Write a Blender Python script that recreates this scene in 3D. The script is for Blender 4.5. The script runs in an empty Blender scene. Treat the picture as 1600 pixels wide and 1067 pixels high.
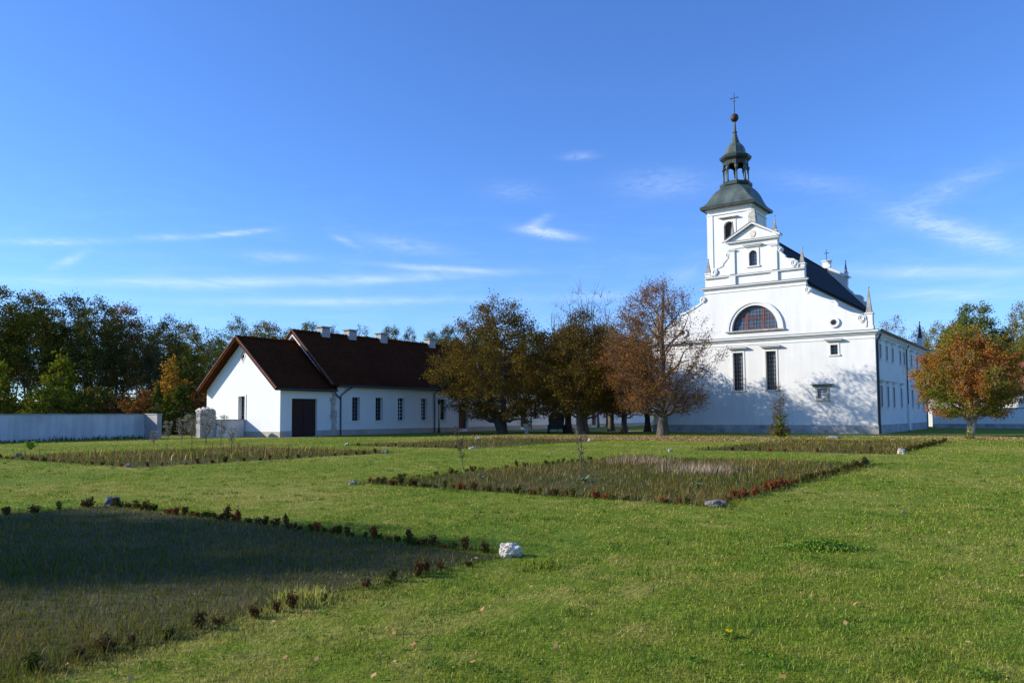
import bpy, math, random
import numpy as np
from mathutils import Matrix, Vector
from mathutils.geometry import tessellate_polygon

R = math.radians
sc = bpy.context.scene
C = sc.collection

# ------------------------------------------------------------------ camera
YAW, PITCH, ROLL, FPX, PY, EYE = R(35.74), R(3.335), R(-0.32), 1218.0, 578.0, 1.7
_f0 = np.array([-math.sin(YAW), math.cos(YAW), 0.0]); _r0 = np.array([math.cos(YAW), math.sin(YAW), 0.0])
_z = np.array([0, 0, 1.0])
CF = _f0 * math.cos(PITCH) + _z * math.sin(PITCH); _u0 = _z * math.cos(PITCH) - _f0 * math.sin(PITCH)
CR = _r0 * math.cos(ROLL) + _u0 * math.sin(ROLL); CU = _u0 * math.cos(ROLL) - _r0 * math.sin(ROLL)
cam = bpy.data.objects.new('camera', bpy.data.cameras.new('camera')); C.objects.link(cam)
cam.matrix_world = Matrix(((CR[0], CU[0], -CF[0], 0), (CR[1], CU[1], -CF[1], 0), (CR[2], CU[2], -CF[2], EYE), (0, 0, 0, 1)))
cam.data.sensor_fit = 'HORIZONTAL'; cam.data.sensor_width = 36.0; cam.data.lens = FPX / 1600 * 36
cam.data.shift_y = (PY - 533.5) / 1600; cam.data.clip_end = 5000; cam.data.clip_start = 0.05
sc.camera = cam

def ray(x, y): return CF + (x - 800) / FPX * CR - (y - PY) / FPX * CU
def gp(x, y):                      # photo position of a foot point -> point on the ground
    d = ray(x, y); t = -EYE / d[2]; return (d[0] * t, d[1] * t)
def at_depth(x, y, D):             # ground point seen in column x at D metres along the view
    d = ray(x, y); return (d[0] * D, d[1] * D)

# ------------------------------------------------------------------ light and sky
SUN_EL = R(22.5); SX, SY = 0.83, 0.558          # shadows fall along (+SX, +SY)
sun = bpy.data.objects.new('sun', bpy.data.lights.new('sun', 'SUN')); C.objects.link(sun)
sun.data.energy = 5.0; sun.data.angle = R(0.55); sun.data.color = (1.0, 0.93, 0.80)
_sd = Vector((-SX * math.cos(SUN_EL), -SY * math.cos(SUN_EL), math.sin(SUN_EL)))
sun.rotation_euler = _sd.to_track_quat('Z', 'Y').to_euler()
SUN_ROT = math.atan2(-SX, -SY)                  # clockwise from +Y

world = bpy.data.worlds.new('World'); sc.world = world; world.use_nodes = True
wn = world.node_tree; wn.nodes.clear()
def N(t, typ, **k):
    n = t.nodes.new(typ)
    for a, b in k.items():
        if a == 'ins':
            for i, v in b.items():
                if isinstance(v, bpy.types.NodeSocket): t.links.new(v, n.inputs[i])
                else: n.inputs[i].default_value = v
        else: setattr(n, a, b)
    return n
def Mth(t, op, a, b=None, c=None, clamp=False):
    ins = {0: a}
    if b is not None: ins[1] = b
    if c is not None: ins[2] = c
    return N(t, 'ShaderNodeMath', operation=op, use_clamp=clamp, ins=ins).outputs[0]

sky = N(wn, 'ShaderNodeTexSky', sky_type='NISHITA', sun_disc=False, sun_elevation=SUN_EL, sun_rotation=SUN_ROT,
        altitude=200, air_density=1.0, dust_density=0.3, ozone_density=3.0)
hs = N(wn, 'ShaderNodeMix', data_type='RGBA', blend_type='MULTIPLY', ins={0: 1.0, 6: sky.outputs[0], 7: (.71, 1.06, 1.68, 1)})
tc = N(wn, 'ShaderNodeTexCoord'); sep = N(wn, 'ShaderNodeSeparateXYZ', ins={0: tc.outputs['Generated']})
AZ = Mth(wn, 'ARCTAN2', sep.outputs[0], sep.outputs[1]); EL = Mth(wn, 'ARCSINE', sep.outputs[2])
def azel(x, y):
    d = ray(x, y); d = d / np.linalg.norm(d); return math.atan2(d[0], d[1]), math.asin(d[2])
cv = N(wn, 'ShaderNodeCombineXYZ', ins={0: AZ, 1: EL})
def noise(t, vec, scale, detail=4, rough=0.6, dist=0.0):
    return N(t, 'ShaderNodeTexNoise', ins={'Vector': vec, 'Scale': scale, 'Detail': detail, 'Roughness': rough, 'Distortion': dist}).outputs[0]
mp = N(wn, 'ShaderNodeMapping', ins={'Vector': cv.outputs[0], 'Scale': (6, 30, 1), 'Rotation': (0, 0, R(4))})
n1 = noise(wn, mp.outputs[0], 2.2, 7, 0.62, 0.8)
mp2 = N(wn, 'ShaderNodeMapping', ins={'Vector': cv.outputs[0], 'Scale': (14, 50, 1), 'Rotation': (0, 0, R(-18))})
n2 = noise(wn, mp2.outputs[0], 2.5, 8, 0.7, 1.2)
# cirrus: x0,y0 -> x1,y1 (photo), half width, strength, ragged
CIRRUS = [((60, 440), (720, 430), 8, .75, 0), ((600, 414), (780, 424), 4.5, .7, 0), ((300, 470), (760, 467), 6, .5, 0),
          ((305, 371), (420, 359), 4, .65, 1), ((0, 378), (170, 377), 5, .45, 1), ((215, 372), (290, 370), 4.5, .5, 1), ((84, 418), (135, 395), 6, .5, 1),
          ((520, 368), (560, 386), 5, .4, 1), ((560, 372), (700, 392), 11, .35, 1), ((380, 398), (490, 404), 7, .4, 1),
          ((812, 358), (900, 371), 7, 1.0, 1), ((820, 358), (858, 338), 7, .55, 1), ((880, 245), (930, 243), 6, .4, 1),
          ((960, 290), (1110, 285), 22, .28, 1), ((760, 295), (850, 300), 14, .2, 1), ((1190, 275), (1370, 298), 14, .2, 1),
          ((1400, 335), (1600, 392), 15, .75, 1), ((1390, 335), (1570, 258), 14, .32, 1), ((1330, 425), (1600, 424), 9, .6, 0),
          ((1380, 462), (1600, 455), 10, .4, 0), ((860, 468), (1000, 462), 6, .4, 0), ((1040, 440), (1100, 420), 14, .25, 1)]
acc = None
for (p, q, w, s, rag) in CIRRUS:
    a0, e0 = azel(*p); a1, e1 = azel(*q); ca, ce = (a0 + a1) / 2, (e0 + e1) / 2
    L = math.hypot(a1 - a0, e1 - e0) / 2; th = math.atan2(e1 - e0, a1 - a0); W = w / FPX
    m = N(wn, 'ShaderNodeMapping', vector_type='TEXTURE', ins={'Vector': cv.outputs[0], 'Location': (ca, ce, 0), 'Rotation': (0, 0, th), 'Scale': (L, W, 1)})
    ln = N(wn, 'ShaderNodeVectorMath', operation='DOT_PRODUCT', ins={0: m.outputs[0], 1: m.outputs[0]}).outputs['Value']
    g = Mth(wn, 'EXPONENT', Mth(wn, 'MULTIPLY', ln, -1.1))
    nn = n2 if rag else n1
    k = Mth(wn, 'MULTIPLY', g, Mth(wn, 'MULTIPLY', Mth(wn, 'SUBTRACT', nn, 0.25 if rag else .12, clamp=True), s * (2.1 if rag else 1.5)))
    acc = k if acc is None else Mth(wn, 'ADD', acc, k)
veil = Mth(wn, 'MULTIPLY', Mth(wn, 'SUBTRACT', n1, 0.47, clamp=True), 0.6)
low = Mth(wn, 'SUBTRACT', 1.0, Mth(wn, 'MULTIPLY', EL, 3.2), clamp=True)
haze_low = Mth(wn, 'SUBTRACT', 1.0, Mth(wn, 'MULTIPLY', EL, 3.6), clamp=True)
acc = Mth(wn, 'ADD', acc, Mth(wn, 'MULTIPLY_ADD', Mth(wn, 'MULTIPLY', haze_low, haze_low), .17, Mth(wn, 'MULTIPLY', veil, low)))
acc = Mth(wn, 'MULTIPLY', acc, 0.72, clamp=True)
CLOUD_COL = (7.2, 8.0, 9.4, 1)
mix = N(wn, 'ShaderNodeMix', data_type='RGBA', ins={0: acc, 6: hs.outputs[2], 7: CLOUD_COL})
bg = N(wn, 'ShaderNodeBackground', ins={'Color': mix.outputs[2], 'Strength': 0.113})
wo = N(wn, 'ShaderNodeOutputWorld', ins={0: bg.outputs[0]})
sc.view_settings.view_transform = 'Standard'; sc.view_settings.look = 'None'
sc.view_settings.exposure = 0.38; sc.view_settings.gamma = 1.0
sc.cycles.max_bounces = 6; sc.cycles.diffuse_bounces = 3; sc.cycles.transmission_bounces = 3; sc.cycles.glossy_bounces = 2
sc.cycles.transparent_max_bounces = 6; sc.cycles.caustics_reflective = False; sc.cycles.caustics_refractive = False

# ------------------------------------------------------------------ materials
def mat(name):
    m = bpy.data.materials.new(name); m.use_nodes = True; t = m.node_tree; t.nodes.clear()
    o = N(t, 'ShaderNodeOutputMaterial'); return m, t, o
def ramp(t, fac, stops):
    n = N(t, 'ShaderNodeValToRGB', ins={0: fac}); e = n.color_ramp.elements
    while len(e) < len(stops): e.new(0.5)
    for i, (p, c) in enumerate(stops): e[i].position = p; e[i].color = (*c, 1)
    return n.outputs[0]
def mixc(t, f, a, b, mode='MIX'):
    return N(t, 'ShaderNodeMix', data_type='RGBA', blend_type=mode, ins={0: f, 6: a if isinstance(a, bpy.types.NodeSocket) else (*a, 1), 7: b if isinstance(b, bpy.types.NodeSocket) else (*b, 1)}).outputs[2]
def surf(t, o, col, rough=0.85, bump=None, bstr=0.3, bdist=0.02, spec=0.3, metal=0.0):
    p = N(t, 'ShaderNodeBsdfPrincipled', ins={'Base Color': col if isinstance(col, bpy.types.NodeSocket) else (*col, 1), 'Roughness': rough, 'Specular IOR Level': spec, 'Metallic': metal})
    if bump is not None:
        b = N(t, 'ShaderNodeBump', ins={'Height': bump, 'Strength': bstr, 'Distance': bdist}); t.links.new(b.outputs[0], p.inputs['Normal'])
    t.links.new(p.outputs[0], o.inputs[0]); return p
def posn(t): return N(t, 'ShaderNodeNewGeometry').outputs['Position']

def m_noise(name, c0, c1, scale=1.0, rough=0.85, bscale=20, bstr=0.25, stretch=(1, 1, 1), lo=.3, hi=.7, metal=0.0, spec=.3, detail=5):
    m, t, o = mat(name); v = N(t, 'ShaderNodeMapping', ins={'Vector': posn(t), 'Scale': stretch}).outputs[0]
    c = ramp(t, noise(t, v, scale, detail, .6), [(lo, c0), (hi, c1)])
    surf(t, o, c, rough, noise(t, v, bscale, 4, .6), bstr, 0.02, spec, metal); return m

def m_plaster(name, col, stain, amount=.35):
    m, t, o = mat(name); p = posn(t)
    a = noise(t, p, .35, 5, .6); st = N(t, 'ShaderNodeMapping', ins={'Vector': p, 'Scale': (2.2, 2.2, .22)}).outputs[0]
    b = noise(t, st, .9, 5, .7)
    f = Mth(t, 'MULTIPLY', Mth(t, 'SUBTRACT', Mth(t, 'ADD', a, b), .82, clamp=True), amount * 2.2, clamp=True)
    fine = noise(t, p, 14, 3, .6)
    c = mixc(t, f, col, stain); c = mixc(t, Mth(t, 'MULTIPLY', fine, .06), c, (.5, .49, .46))
    surf(t, o, c, .9, noise(t, p, 9, 5, .65), .22, .02, .2); return m
M = {}
M['plaster'] = m_plaster('church_plaster', (.79, .78, .755), (.60, .58, .535), .5)
M['plaster_house'] = m_plaster('house_plaster', (.77, .762, .745), (.63, .62, .60), .3)
M['plaster_old'] = m_plaster('garden_wall_plaster', (.58, .59, .60), (.30, .31, .32), .75)
M['plaster_grey'] = m_plaster('grey_chimney_plaster', (.42, .42, .41), (.3, .29, .28), .6)
M['render_grey'] = m_plaster('grey_render', (.40, .37, .35), (.22, .20, .19), .8)
M['stone'] = m_noise('weathered_stone', (.16, .15, .13), (.42, .40, .36), 1.6, .9, 9, .5)
M['stone_pale'] = m_noise('pale_dirty_stone', (.26, .24, .2), (.62, .59, .53), 2.2, .9, 8, .5)
M['plinth'] = m_noise('plinth_stone', (.22, .22, .215), (.50, .49, .47), 1.3, .9, 6, .5)
M['plinth_house'] = m_noise('house_plinth', (.36, .31, .26), (.46, .41, .35), .8, .9, 12, .3)
M['lead'] = m_noise('lead_flashing', (.10, .11, .12), (.22, .23, .24), 1.5, .5, 6, .2, spec=.5)
M['tin'] = m_noise('grey_blue_tin_roof', (.10, .125, .15), (.17, .20, .23), .8, .42, 4, .1, spec=.5)
M['copper'] = m_noise('patinated_copper', (.034, .046, .042), (.095, .135, .12), 1.1, .55, 5, .2, (1, 1, .35), .3, .65, spec=.4)
M['copper_dark'] = m_noise('dark_tarnished_copper', (.012, .016, .013), (.04, .05, .042), 1.5, .5, 5, .2, spec=.4)
M['copper_red'] = m_noise('bare_copper_ball', (.04, .02, .015), (.095, .045, .035), 2, .6, 6, .1, spec=.5, metal=.4)
M['iron'] = m_noise('dark_iron', (.015, .016, .018), (.035, .036, .04), 3, .5, 10, .1)
M['pipe'] = m_noise('dark_downpipe_metal', (.03, .035, .042), (.06, .066, .075), 2, .45, 8, .1)
M['door'] = m_noise('dark_brown_boards', (.030, .012, .010), (.055, .022, .018), 3, .7, 10, .3, (9, 9, .4))
M['door_red'] = m_noise('red_brown_door_boards', (.10, .038, .026), (.16, .065, .045), 3, .7, 10, .3, (9, 9, .4))
M['frame_brown'] = m_noise('brown_window_frame', (.16, .05, .032), (.24, .08, .05), 4, .6, 10, .1)
M['frame_dark'] = m_noise('dark_window_frame', (.03, .02, .016), (.06, .04, .032), 4, .6, 10, .1)
M['muntin'] = m_noise('grey_lattice', (.16, .16, .16), (.26, .25, .24), 4, .6, 10, .1)
M['reveal'] = m_noise('dark_interior', (.02, .017, .015), (.03, .027, .025), 2, .9, 5, .1)
M['panel'] = m_noise('pale_plaque', (.34, .38, .43), (.5, .52, .55), 3, .7, 10, .1)
M['gold'] = m_noise('faded_ochre_emblem', (.62, .50, .35), (.74, .66, .54), 2.5, .9, 9, .3)
M['bark'] = m_noise('rough_bark', (.045, .036, .028), (.15, .125, .10), 3.0, .95, 8, .8, (3, 3, .6))
M['bark_pale'] = m_noise('pale_bark', (.16, .15, .13), (.42, .40, .36), 3.0, .95, 8, .6, (2, 2, .5))
M['gravel'] = m_noise('pale_gravel', (.34, .32, .29), (.52, .50, .46), 3, .95, 30, .4)
M['wood_dark'] = m_noise('blackened_wood', (.010, .012, .016), (.03, .032, .038), 3, .7, 8, .3)
M['rock_white'] = m_noise('white_limestone', (.26, .225, .17), (.62, .555, .45), 9, .9, 26, .8, lo=.25, hi=.6)
M['rock_grey'] = m_noise('grey_stone', (.09, .088, .08), (.25, .245, .23), 6, .9, 25, .8)
M['rock_moss'] = m_noise('lichened_stone', (.08, .08, .055), (.36, .34, .29), 7, .9, 25, .8)

def m_glass(name, base=(.015, .02, .028), rough=.12):
    m, t, o = mat(name); surf(t, o, ramp(t, noise(t, posn(t), 1.3, 2), [(.3, base), (.7, tuple(c * 2.2 for c in base))]), rough, noise(t, posn(t), .9, 2), .12, .05, .5); return m
M['glass'] = m_glass('window_glass'); M['glass_sky'] = m_glass('leaded_glass', (.03, .045, .075), .18)

def m_tiles(name, c0, c1, axis, rowh, slope_scale=1.0, rough=.8, bst=.6):
    m, t, o = mat(name); p = posn(t); s = N(t, 'ShaderNodeSeparateXYZ', ins={0: p})
    rows = Mth(t, 'FRACT', Mth(t, 'MULTIPLY', s.outputs[2], 1 / rowh))
    ax = Mth(t, 'FRACT', Mth(t, 'MULTIPLY', s.outputs[axis], 1 / .26))
    col_w = Mth(t, 'PINGPONG', ax, .5)
    nz = noise(t, N(t, 'ShaderNodeMapping', ins={'Vector': p, 'Scale': (2.4, 2.4, 5)}).outputs[0], 1.4, 4, .7)
    big = noise(t, p, .25, 4, .6)
    tv = N(t, 'ShaderNodeCombineXYZ', ins={0: Mth(t, 'FLOOR', Mth(t, 'MULTIPLY', s.outputs[2], 1 / rowh)), 1: Mth(t, 'FLOOR', Mth(t, 'MULTIPLY', s.outputs[axis], 1 / .26))})
    wv = N(t, 'ShaderNodeTexWhiteNoise', noise_dimensions='2D', ins={'Vector': tv.outputs[0]}).outputs[0]
    c = ramp(t, Mth(t, 'ADD', Mth(t, 'MULTIPLY', wv, .18), Mth(t, 'ADD', Mth(t, 'MULTIPLY', nz, .40), Mth(t, 'MULTIPLY', big, .42))), [(.3, c0), (.7, c1)])
    c = mixc(t, Mth(t, 'MULTIPLY', Mth(t, 'GREATER_THAN', rows, .84), .6), c, tuple(v * .35 for v in c0))
    h = Mth(t, 'ADD', Mth(t, 'SUBTRACT', 1.0, rows), col_w)
    surf(t, o, c, rough, h, bst, .06, .02); return m
M['tiles'] = m_tiles('dark_red_clay_tiles', (.040, .012, .004), (.09, .028, .010), 1, .20)
M['tiles_verge'] = m_noise('verge_tiles', (.085, .032, .022), (.21, .095, .065), 4, .8, 10, .3)
M['tiles_red'] = m_tiles('orange_red_clay_tiles', (.20, .07, .04), (.32, .12, .07), 0, .22)
M['slate'] = m_noise('dark_slate_roof', (.010, .013, .018), (.026, .031, .04), 1.2, .8, 7, .3, (1, 1, 3), spec=.08)
M['soffit'] = m_noise('roof_board', (.09, .05, .035), (.15, .09, .065), 2, .8, 8, .2)

def m_leaf(name, stops, clump=.35, trans=.24, amp=.55):
    m, t, o = mat(name); g = N(t, 'ShaderNodeNewGeometry')
    nz = noise(t, N(t, 'ShaderNodeTexCoord').outputs['Object'], clump, 3, .55)
    f = Mth(t, 'ADD', Mth(t, 'MULTIPLY', g.outputs['Random Per Island'], 1 - amp), Mth(t, 'MULTIPLY', Mth(t, 'MULTIPLY_ADD', nz, 2.4, -.7), amp), clamp=True)
    c = ramp(t, f, stops)
    d = N(t, 'ShaderNodeBsdfDiffuse', ins={0: c}); tr = N(t, 'ShaderNodeBsdfTranslucent', ins={0: c})
    mx = N(t, 'ShaderNodeMixShader', ins={0: trans, 1: d.outputs[0], 2: tr.outputs[0]}); t.links.new(mx.outputs[0], o.inputs[0]); return m
L = {}
L['olive'] = m_leaf('olive_bronze_leaves', [(0, (0.086, 0.079, 0.010)), (0.3, (0.137, 0.104, 0.016)), (0.55, (0.166, 0.094, 0.019)), (0.8, (0.072, 0.072, 0.012)), (1, (0.202, 0.158, 0.022))])
L['brown'] = m_leaf('brown_hornbeam_leaves', [(0, (0.072, 0.061, 0.013)), (0.35, (0.137, 0.090, 0.022)), (0.6, (0.101, 0.061, 0.022)), (0.85, (0.173, 0.130, 0.022)), (1, (0.245, 0.194, 0.029))])
L['rust'] = m_leaf('rusty_leaves', [(0, (.20, .088, .024)), (.4, (.30, .135, .036)), (.7, (.20, .088, .028)), (1, (.34, .20, .042))])
L['orange_green'] = m_leaf('orange_and_green_leaves', [(0, (.10, .15, .018)), (.36, (.19, .19, .024)), (.5, (.32, .17, .028)), (.75, (.38, .12, .03)), (1, (.28, .07, .03))], .35, .3, .7)
L['forest'] = m_leaf('dark_forest_leaves', [(0, (.04, .055, .013)), (.4, (.085, .10, .02)), (.7, (.12, .105, .022)), (1, (.18, .14, .028))], .15)
L['forest_yellow'] = m_leaf('yellowing_forest_leaves', [(0, (.09, .11, .018)), (.4, (.17, .17, .022)), (.7, (.22, .16, .026)), (1, (.28, .19, .03))], .15)
L['forest_brown'] = m_leaf('brown_forest_leaves', [(0, (.11, .08, .024)), (.4, (.19, .115, .032)), (.7, (.26, .14, .034)), (1, (.15, .125, .03))], .15)
L['forest_green'] = m_leaf('green_forest_leaves', [(0, (.055, .085, .018)), (.4, (.105, .14, .024)), (.8, (.15, .165, .03)), (1, (.22, .20, .036))], .15)
L['lime'] = m_leaf('lime_yellow_leaves', [(0, (.09, .13, .012)), (.5, (.17, .19, .016)), (1, (.30, .25, .02))], .5)
L['amber'] = m_leaf('amber_leaves', [(0, (.32, .16, .02)), (.5, (.42, .23, .03)), (1, (.22, .15, .02))], .5)
L['red_bush'] = m_leaf('red_brown_bush_leaves', [(0, (.12, .05, .02)), (.5, (.24, .11, .025)), (1, (.15, .10, .025))], .5)
L['thuja'] = m_leaf('thuja_sprays', [(0, (.03, .055, .012)), (.5, (.07, .10, .018)), (1, (.13, .14, .02))], .8)
L['hedge'] = m_leaf('brown_green_hedge_leaves', [(0, (.05, .045, .012)), (.5, (.10, .08, .016)), (1, (.14, .10, .02))], .8)
L['crimson'] = m_leaf('dark_crimson_leaves', [(0, (.06, .014, .016)), (.5, (.11, .025, .024)), (1, (.16, .05, .035))], 2)
L['seed_green'] = m_leaf('dark_green_seedling_leaves', [(0, (.035, .05, .012)), (.5, (.06, .075, .014)), (1, (.12, .11, .02))], 6)
L['seed_brown'] = m_leaf('brown_seedling_leaves', [(0, (.06, .035, .014)), (.5, (.11, .06, .022)), (1, (.085, .065, .018))], 6)
L['seed_rust'] = m_leaf('rust_red_seedling_leaves', [(0, (.17, .045, .018)), (.5, (.26, .075, .025)), (1, (.15, .05, .025))], 6)
L['silver'] = m_leaf('silvery_seed_heads', [(0, (.22, .22, .17)), (.5, (.36, .34, .27)), (1, (.14, .15, .07))], 2)
L['litter'] = m_leaf('fallen_leaves', [(0, (.30, .15, .06)), (.4, (.46, .27, .12)), (.7, (.55, .36, .18)), (1, (.34, .16, .06))], 1, .2, .2)
L['weed_green'] = m_leaf('green_weed_leaves', [(0, (.08, .15, .02)), (.5, (.14, .25, .03)), (1, (.22, .32, .05))], 3)
L['grey_leaf'] = m_leaf('grey_green_mullein_leaves', [(0, (.12, .17, .09)), (1, (.22, .27, .15))], 3)
L['yellow'] = m_leaf('yellow_petals', [(0, (.75, .55, .01)), (1, (.8, .62, .02))], 3)

def m_blades(name, base, dry, green, scale1=.12, scale2=1.1, dryamt=.5, trans=.4, lo=.38, hi=.62):
    m, t, o = mat(name); g = N(t, 'ShaderNodeNewGeometry'); p = g.outputs['Position']
    a = noise(t, p, scale1, 4, .6); b = noise(t, p, scale2, 4, .65)
    c = ramp(t, Mth(t, 'ADD', Mth(t, 'MULTIPLY', a, .5), Mth(t, 'MULTIPLY', b, .5)), [(lo, green), ((lo + hi) / 2, base), (hi, dry)])
    rnd = g.outputs['Random Per Island']
    hi = Mth(t, 'MULTIPLY', Mth(t, 'GREATER_THAN', rnd, .80), dryamt)
    c = mixc(t, hi, c, dry)
    v = Mth(t, 'MULTIPLY_ADD', Mth(t, 'FRACT', Mth(t, 'MULTIPLY', rnd, 7.31)), 0.8, .62)
    c = N(t, 'ShaderNodeVectorMath', operation='SCALE', ins={0: c, 3: v}).outputs[0]
    d = N(t, 'ShaderNodeBsdfDiffuse', ins={0: c}); tr = N(t, 'ShaderNodeBsdfTranslucent', ins={0: c})
    gl = N(t, 'ShaderNodeBsdfGlossy', ins={0: (.5, .5, .45, 1), 'Roughness': .45})
    mx = N(t, 'ShaderNodeMixShader', ins={0: trans, 1: d.outputs[0], 2: tr.outputs[0]})
    mx = N(t, 'ShaderNodeMixShader', ins={0: .02, 1: mx.outputs[0], 2: gl.outputs[0]})
    t.links.new(mx.outputs[0], o.inputs[0]); return m
G_BASE, G_DRY, G_GREEN = (.228, .285, .024), (.38, .34, .075), (.14, .235, .017)
M['blades'] = m_blades('lawn_blades', G_BASE, G_DRY, G_GREEN, .16, 1.5, .8, .4, .41, .575)
M['tufts'] = m_blades('coarse_grass_tufts', (.12, .20, .02), (.24, .25, .05), (.085, .17, .014), .5, 2.5, .3, .4)
L['clover'] = m_leaf('clover_leaves', [(0, (.07, .15, .02)), (.6, (.12, .22, .03)), (1, (.26, .26, .07))], 2)
M['weeds'] = m_blades('dead_weed_stalks', (.18, .12, .026), (.37, .255, .085), (.12, .11, .014), .25, 1.6, .5, .25)
M['weeds_green'] = m_blades('rank_grass', (.105, .12, .011), (.20, .15, .027), (.07, .11, .010), .25, 1.6, .35, .38)

def m_ground():
    m, t, o = mat('lawn_turf'); p = posn(t)
    a = noise(t, p, .16, 4, .6); b = noise(t, p, 1.5, 4, .65); f = noise(t, N(t, 'ShaderNodeMapping', ins={'Vector': p, 'Rotation': (0, 0, YAW), 'Scale': (1, .55, 1)}).outputs[0], 6, 6, .7)
    mixn = Mth(t, 'ADD', Mth(t, 'MULTIPLY', a, .4), Mth(t, 'ADD', Mth(t, 'MULTIPLY', b, .35), Mth(t, 'MULTIPLY', f, .25)))
    c = ramp(t, mixn, [(.40, tuple(x * .72 for x in G_GREEN)), (.5, tuple(x * .72 for x in G_BASE)), (.60, tuple(x * .75 for x in G_DRY))])
    surf(t, o, c, .95, f, .8, .08, .1); return m
M['ground'] = m_ground()
M['bed'] = m_noise('weedy_bed_soil', (.038, .038, .009), (.08, .066, .016), 1.3, .95, 12, .8)
M['forest_floor'] = m_noise('leafy_forest_floor', (.04, .035, .015), (.09, .06, .025), .6, .95, 3, .5)

# ------------------------------------------------------------------ building helpers
ROOT = {}
def tag(o, label=None, cat=None, group=None, kind=None):
    if label: o['label'] = label
    if cat: o['category'] = cat
    if group: o['group'] = group
    if kind: o['kind'] = kind
    return o
def thing(name, label, cat, loc=(0, 0, 0), group=None):
    o = bpy.data.objects.new(name, None); C.objects.link(o); o.location = loc; o.empty_display_size = .3
    ROOT[o.name] = np.array(loc, float); return tag(o, label, cat, group)
def link(name, me, parent=None):
    o = bpy.data.objects.new(name, me); C.objects.link(o)
    if parent is not None:
        o.parent = parent
    ROOT[o.name] = ROOT[parent.name] if parent is not None else np.zeros(3)
    return o
def np_mesh(name, V, F, mats, smooth=False, mi=None):
    """V (n,3); F either an (m,k) array or list of such arrays"""
    me = bpy.data.meshes.new(name); V = np.asarray(V, np.float32)
    Fs = F if isinstance(F, list) else [F]; Fs = [np.asarray(f, np.int32) for f in Fs if len(f)]
    nl = sum(f.size for f in Fs); npoly = sum(len(f) for f in Fs)
    me.vertices.add(len(V)); me.vertices.foreach_set('co', V.ravel())
    me.loops.add(nl); me.loops.foreach_set('vertex_index', np.concatenate([f.ravel() for f in Fs]))
    tot = np.concatenate([np.full(len(f), f.shape[1], np.int32) for f in Fs]); st = np.concatenate([[0], np.cumsum(tot)[:-1]]).astype(np.int32)
    me.polygons.add(npoly); me.polygons.foreach_set('loop_start', st); me.polygons.foreach_set('loop_total', tot)
    for m in (mats if isinstance(mats, (list, tuple)) else [mats]): me.materials.append(m)
    if mi is not None: me.polygons.foreach_set('material_index', np.asarray(mi, np.int32))
    if smooth: me.polygons.foreach_set('use_smooth', np.ones(npoly, bool))
    me.update(calc_edges=True); return me

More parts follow.
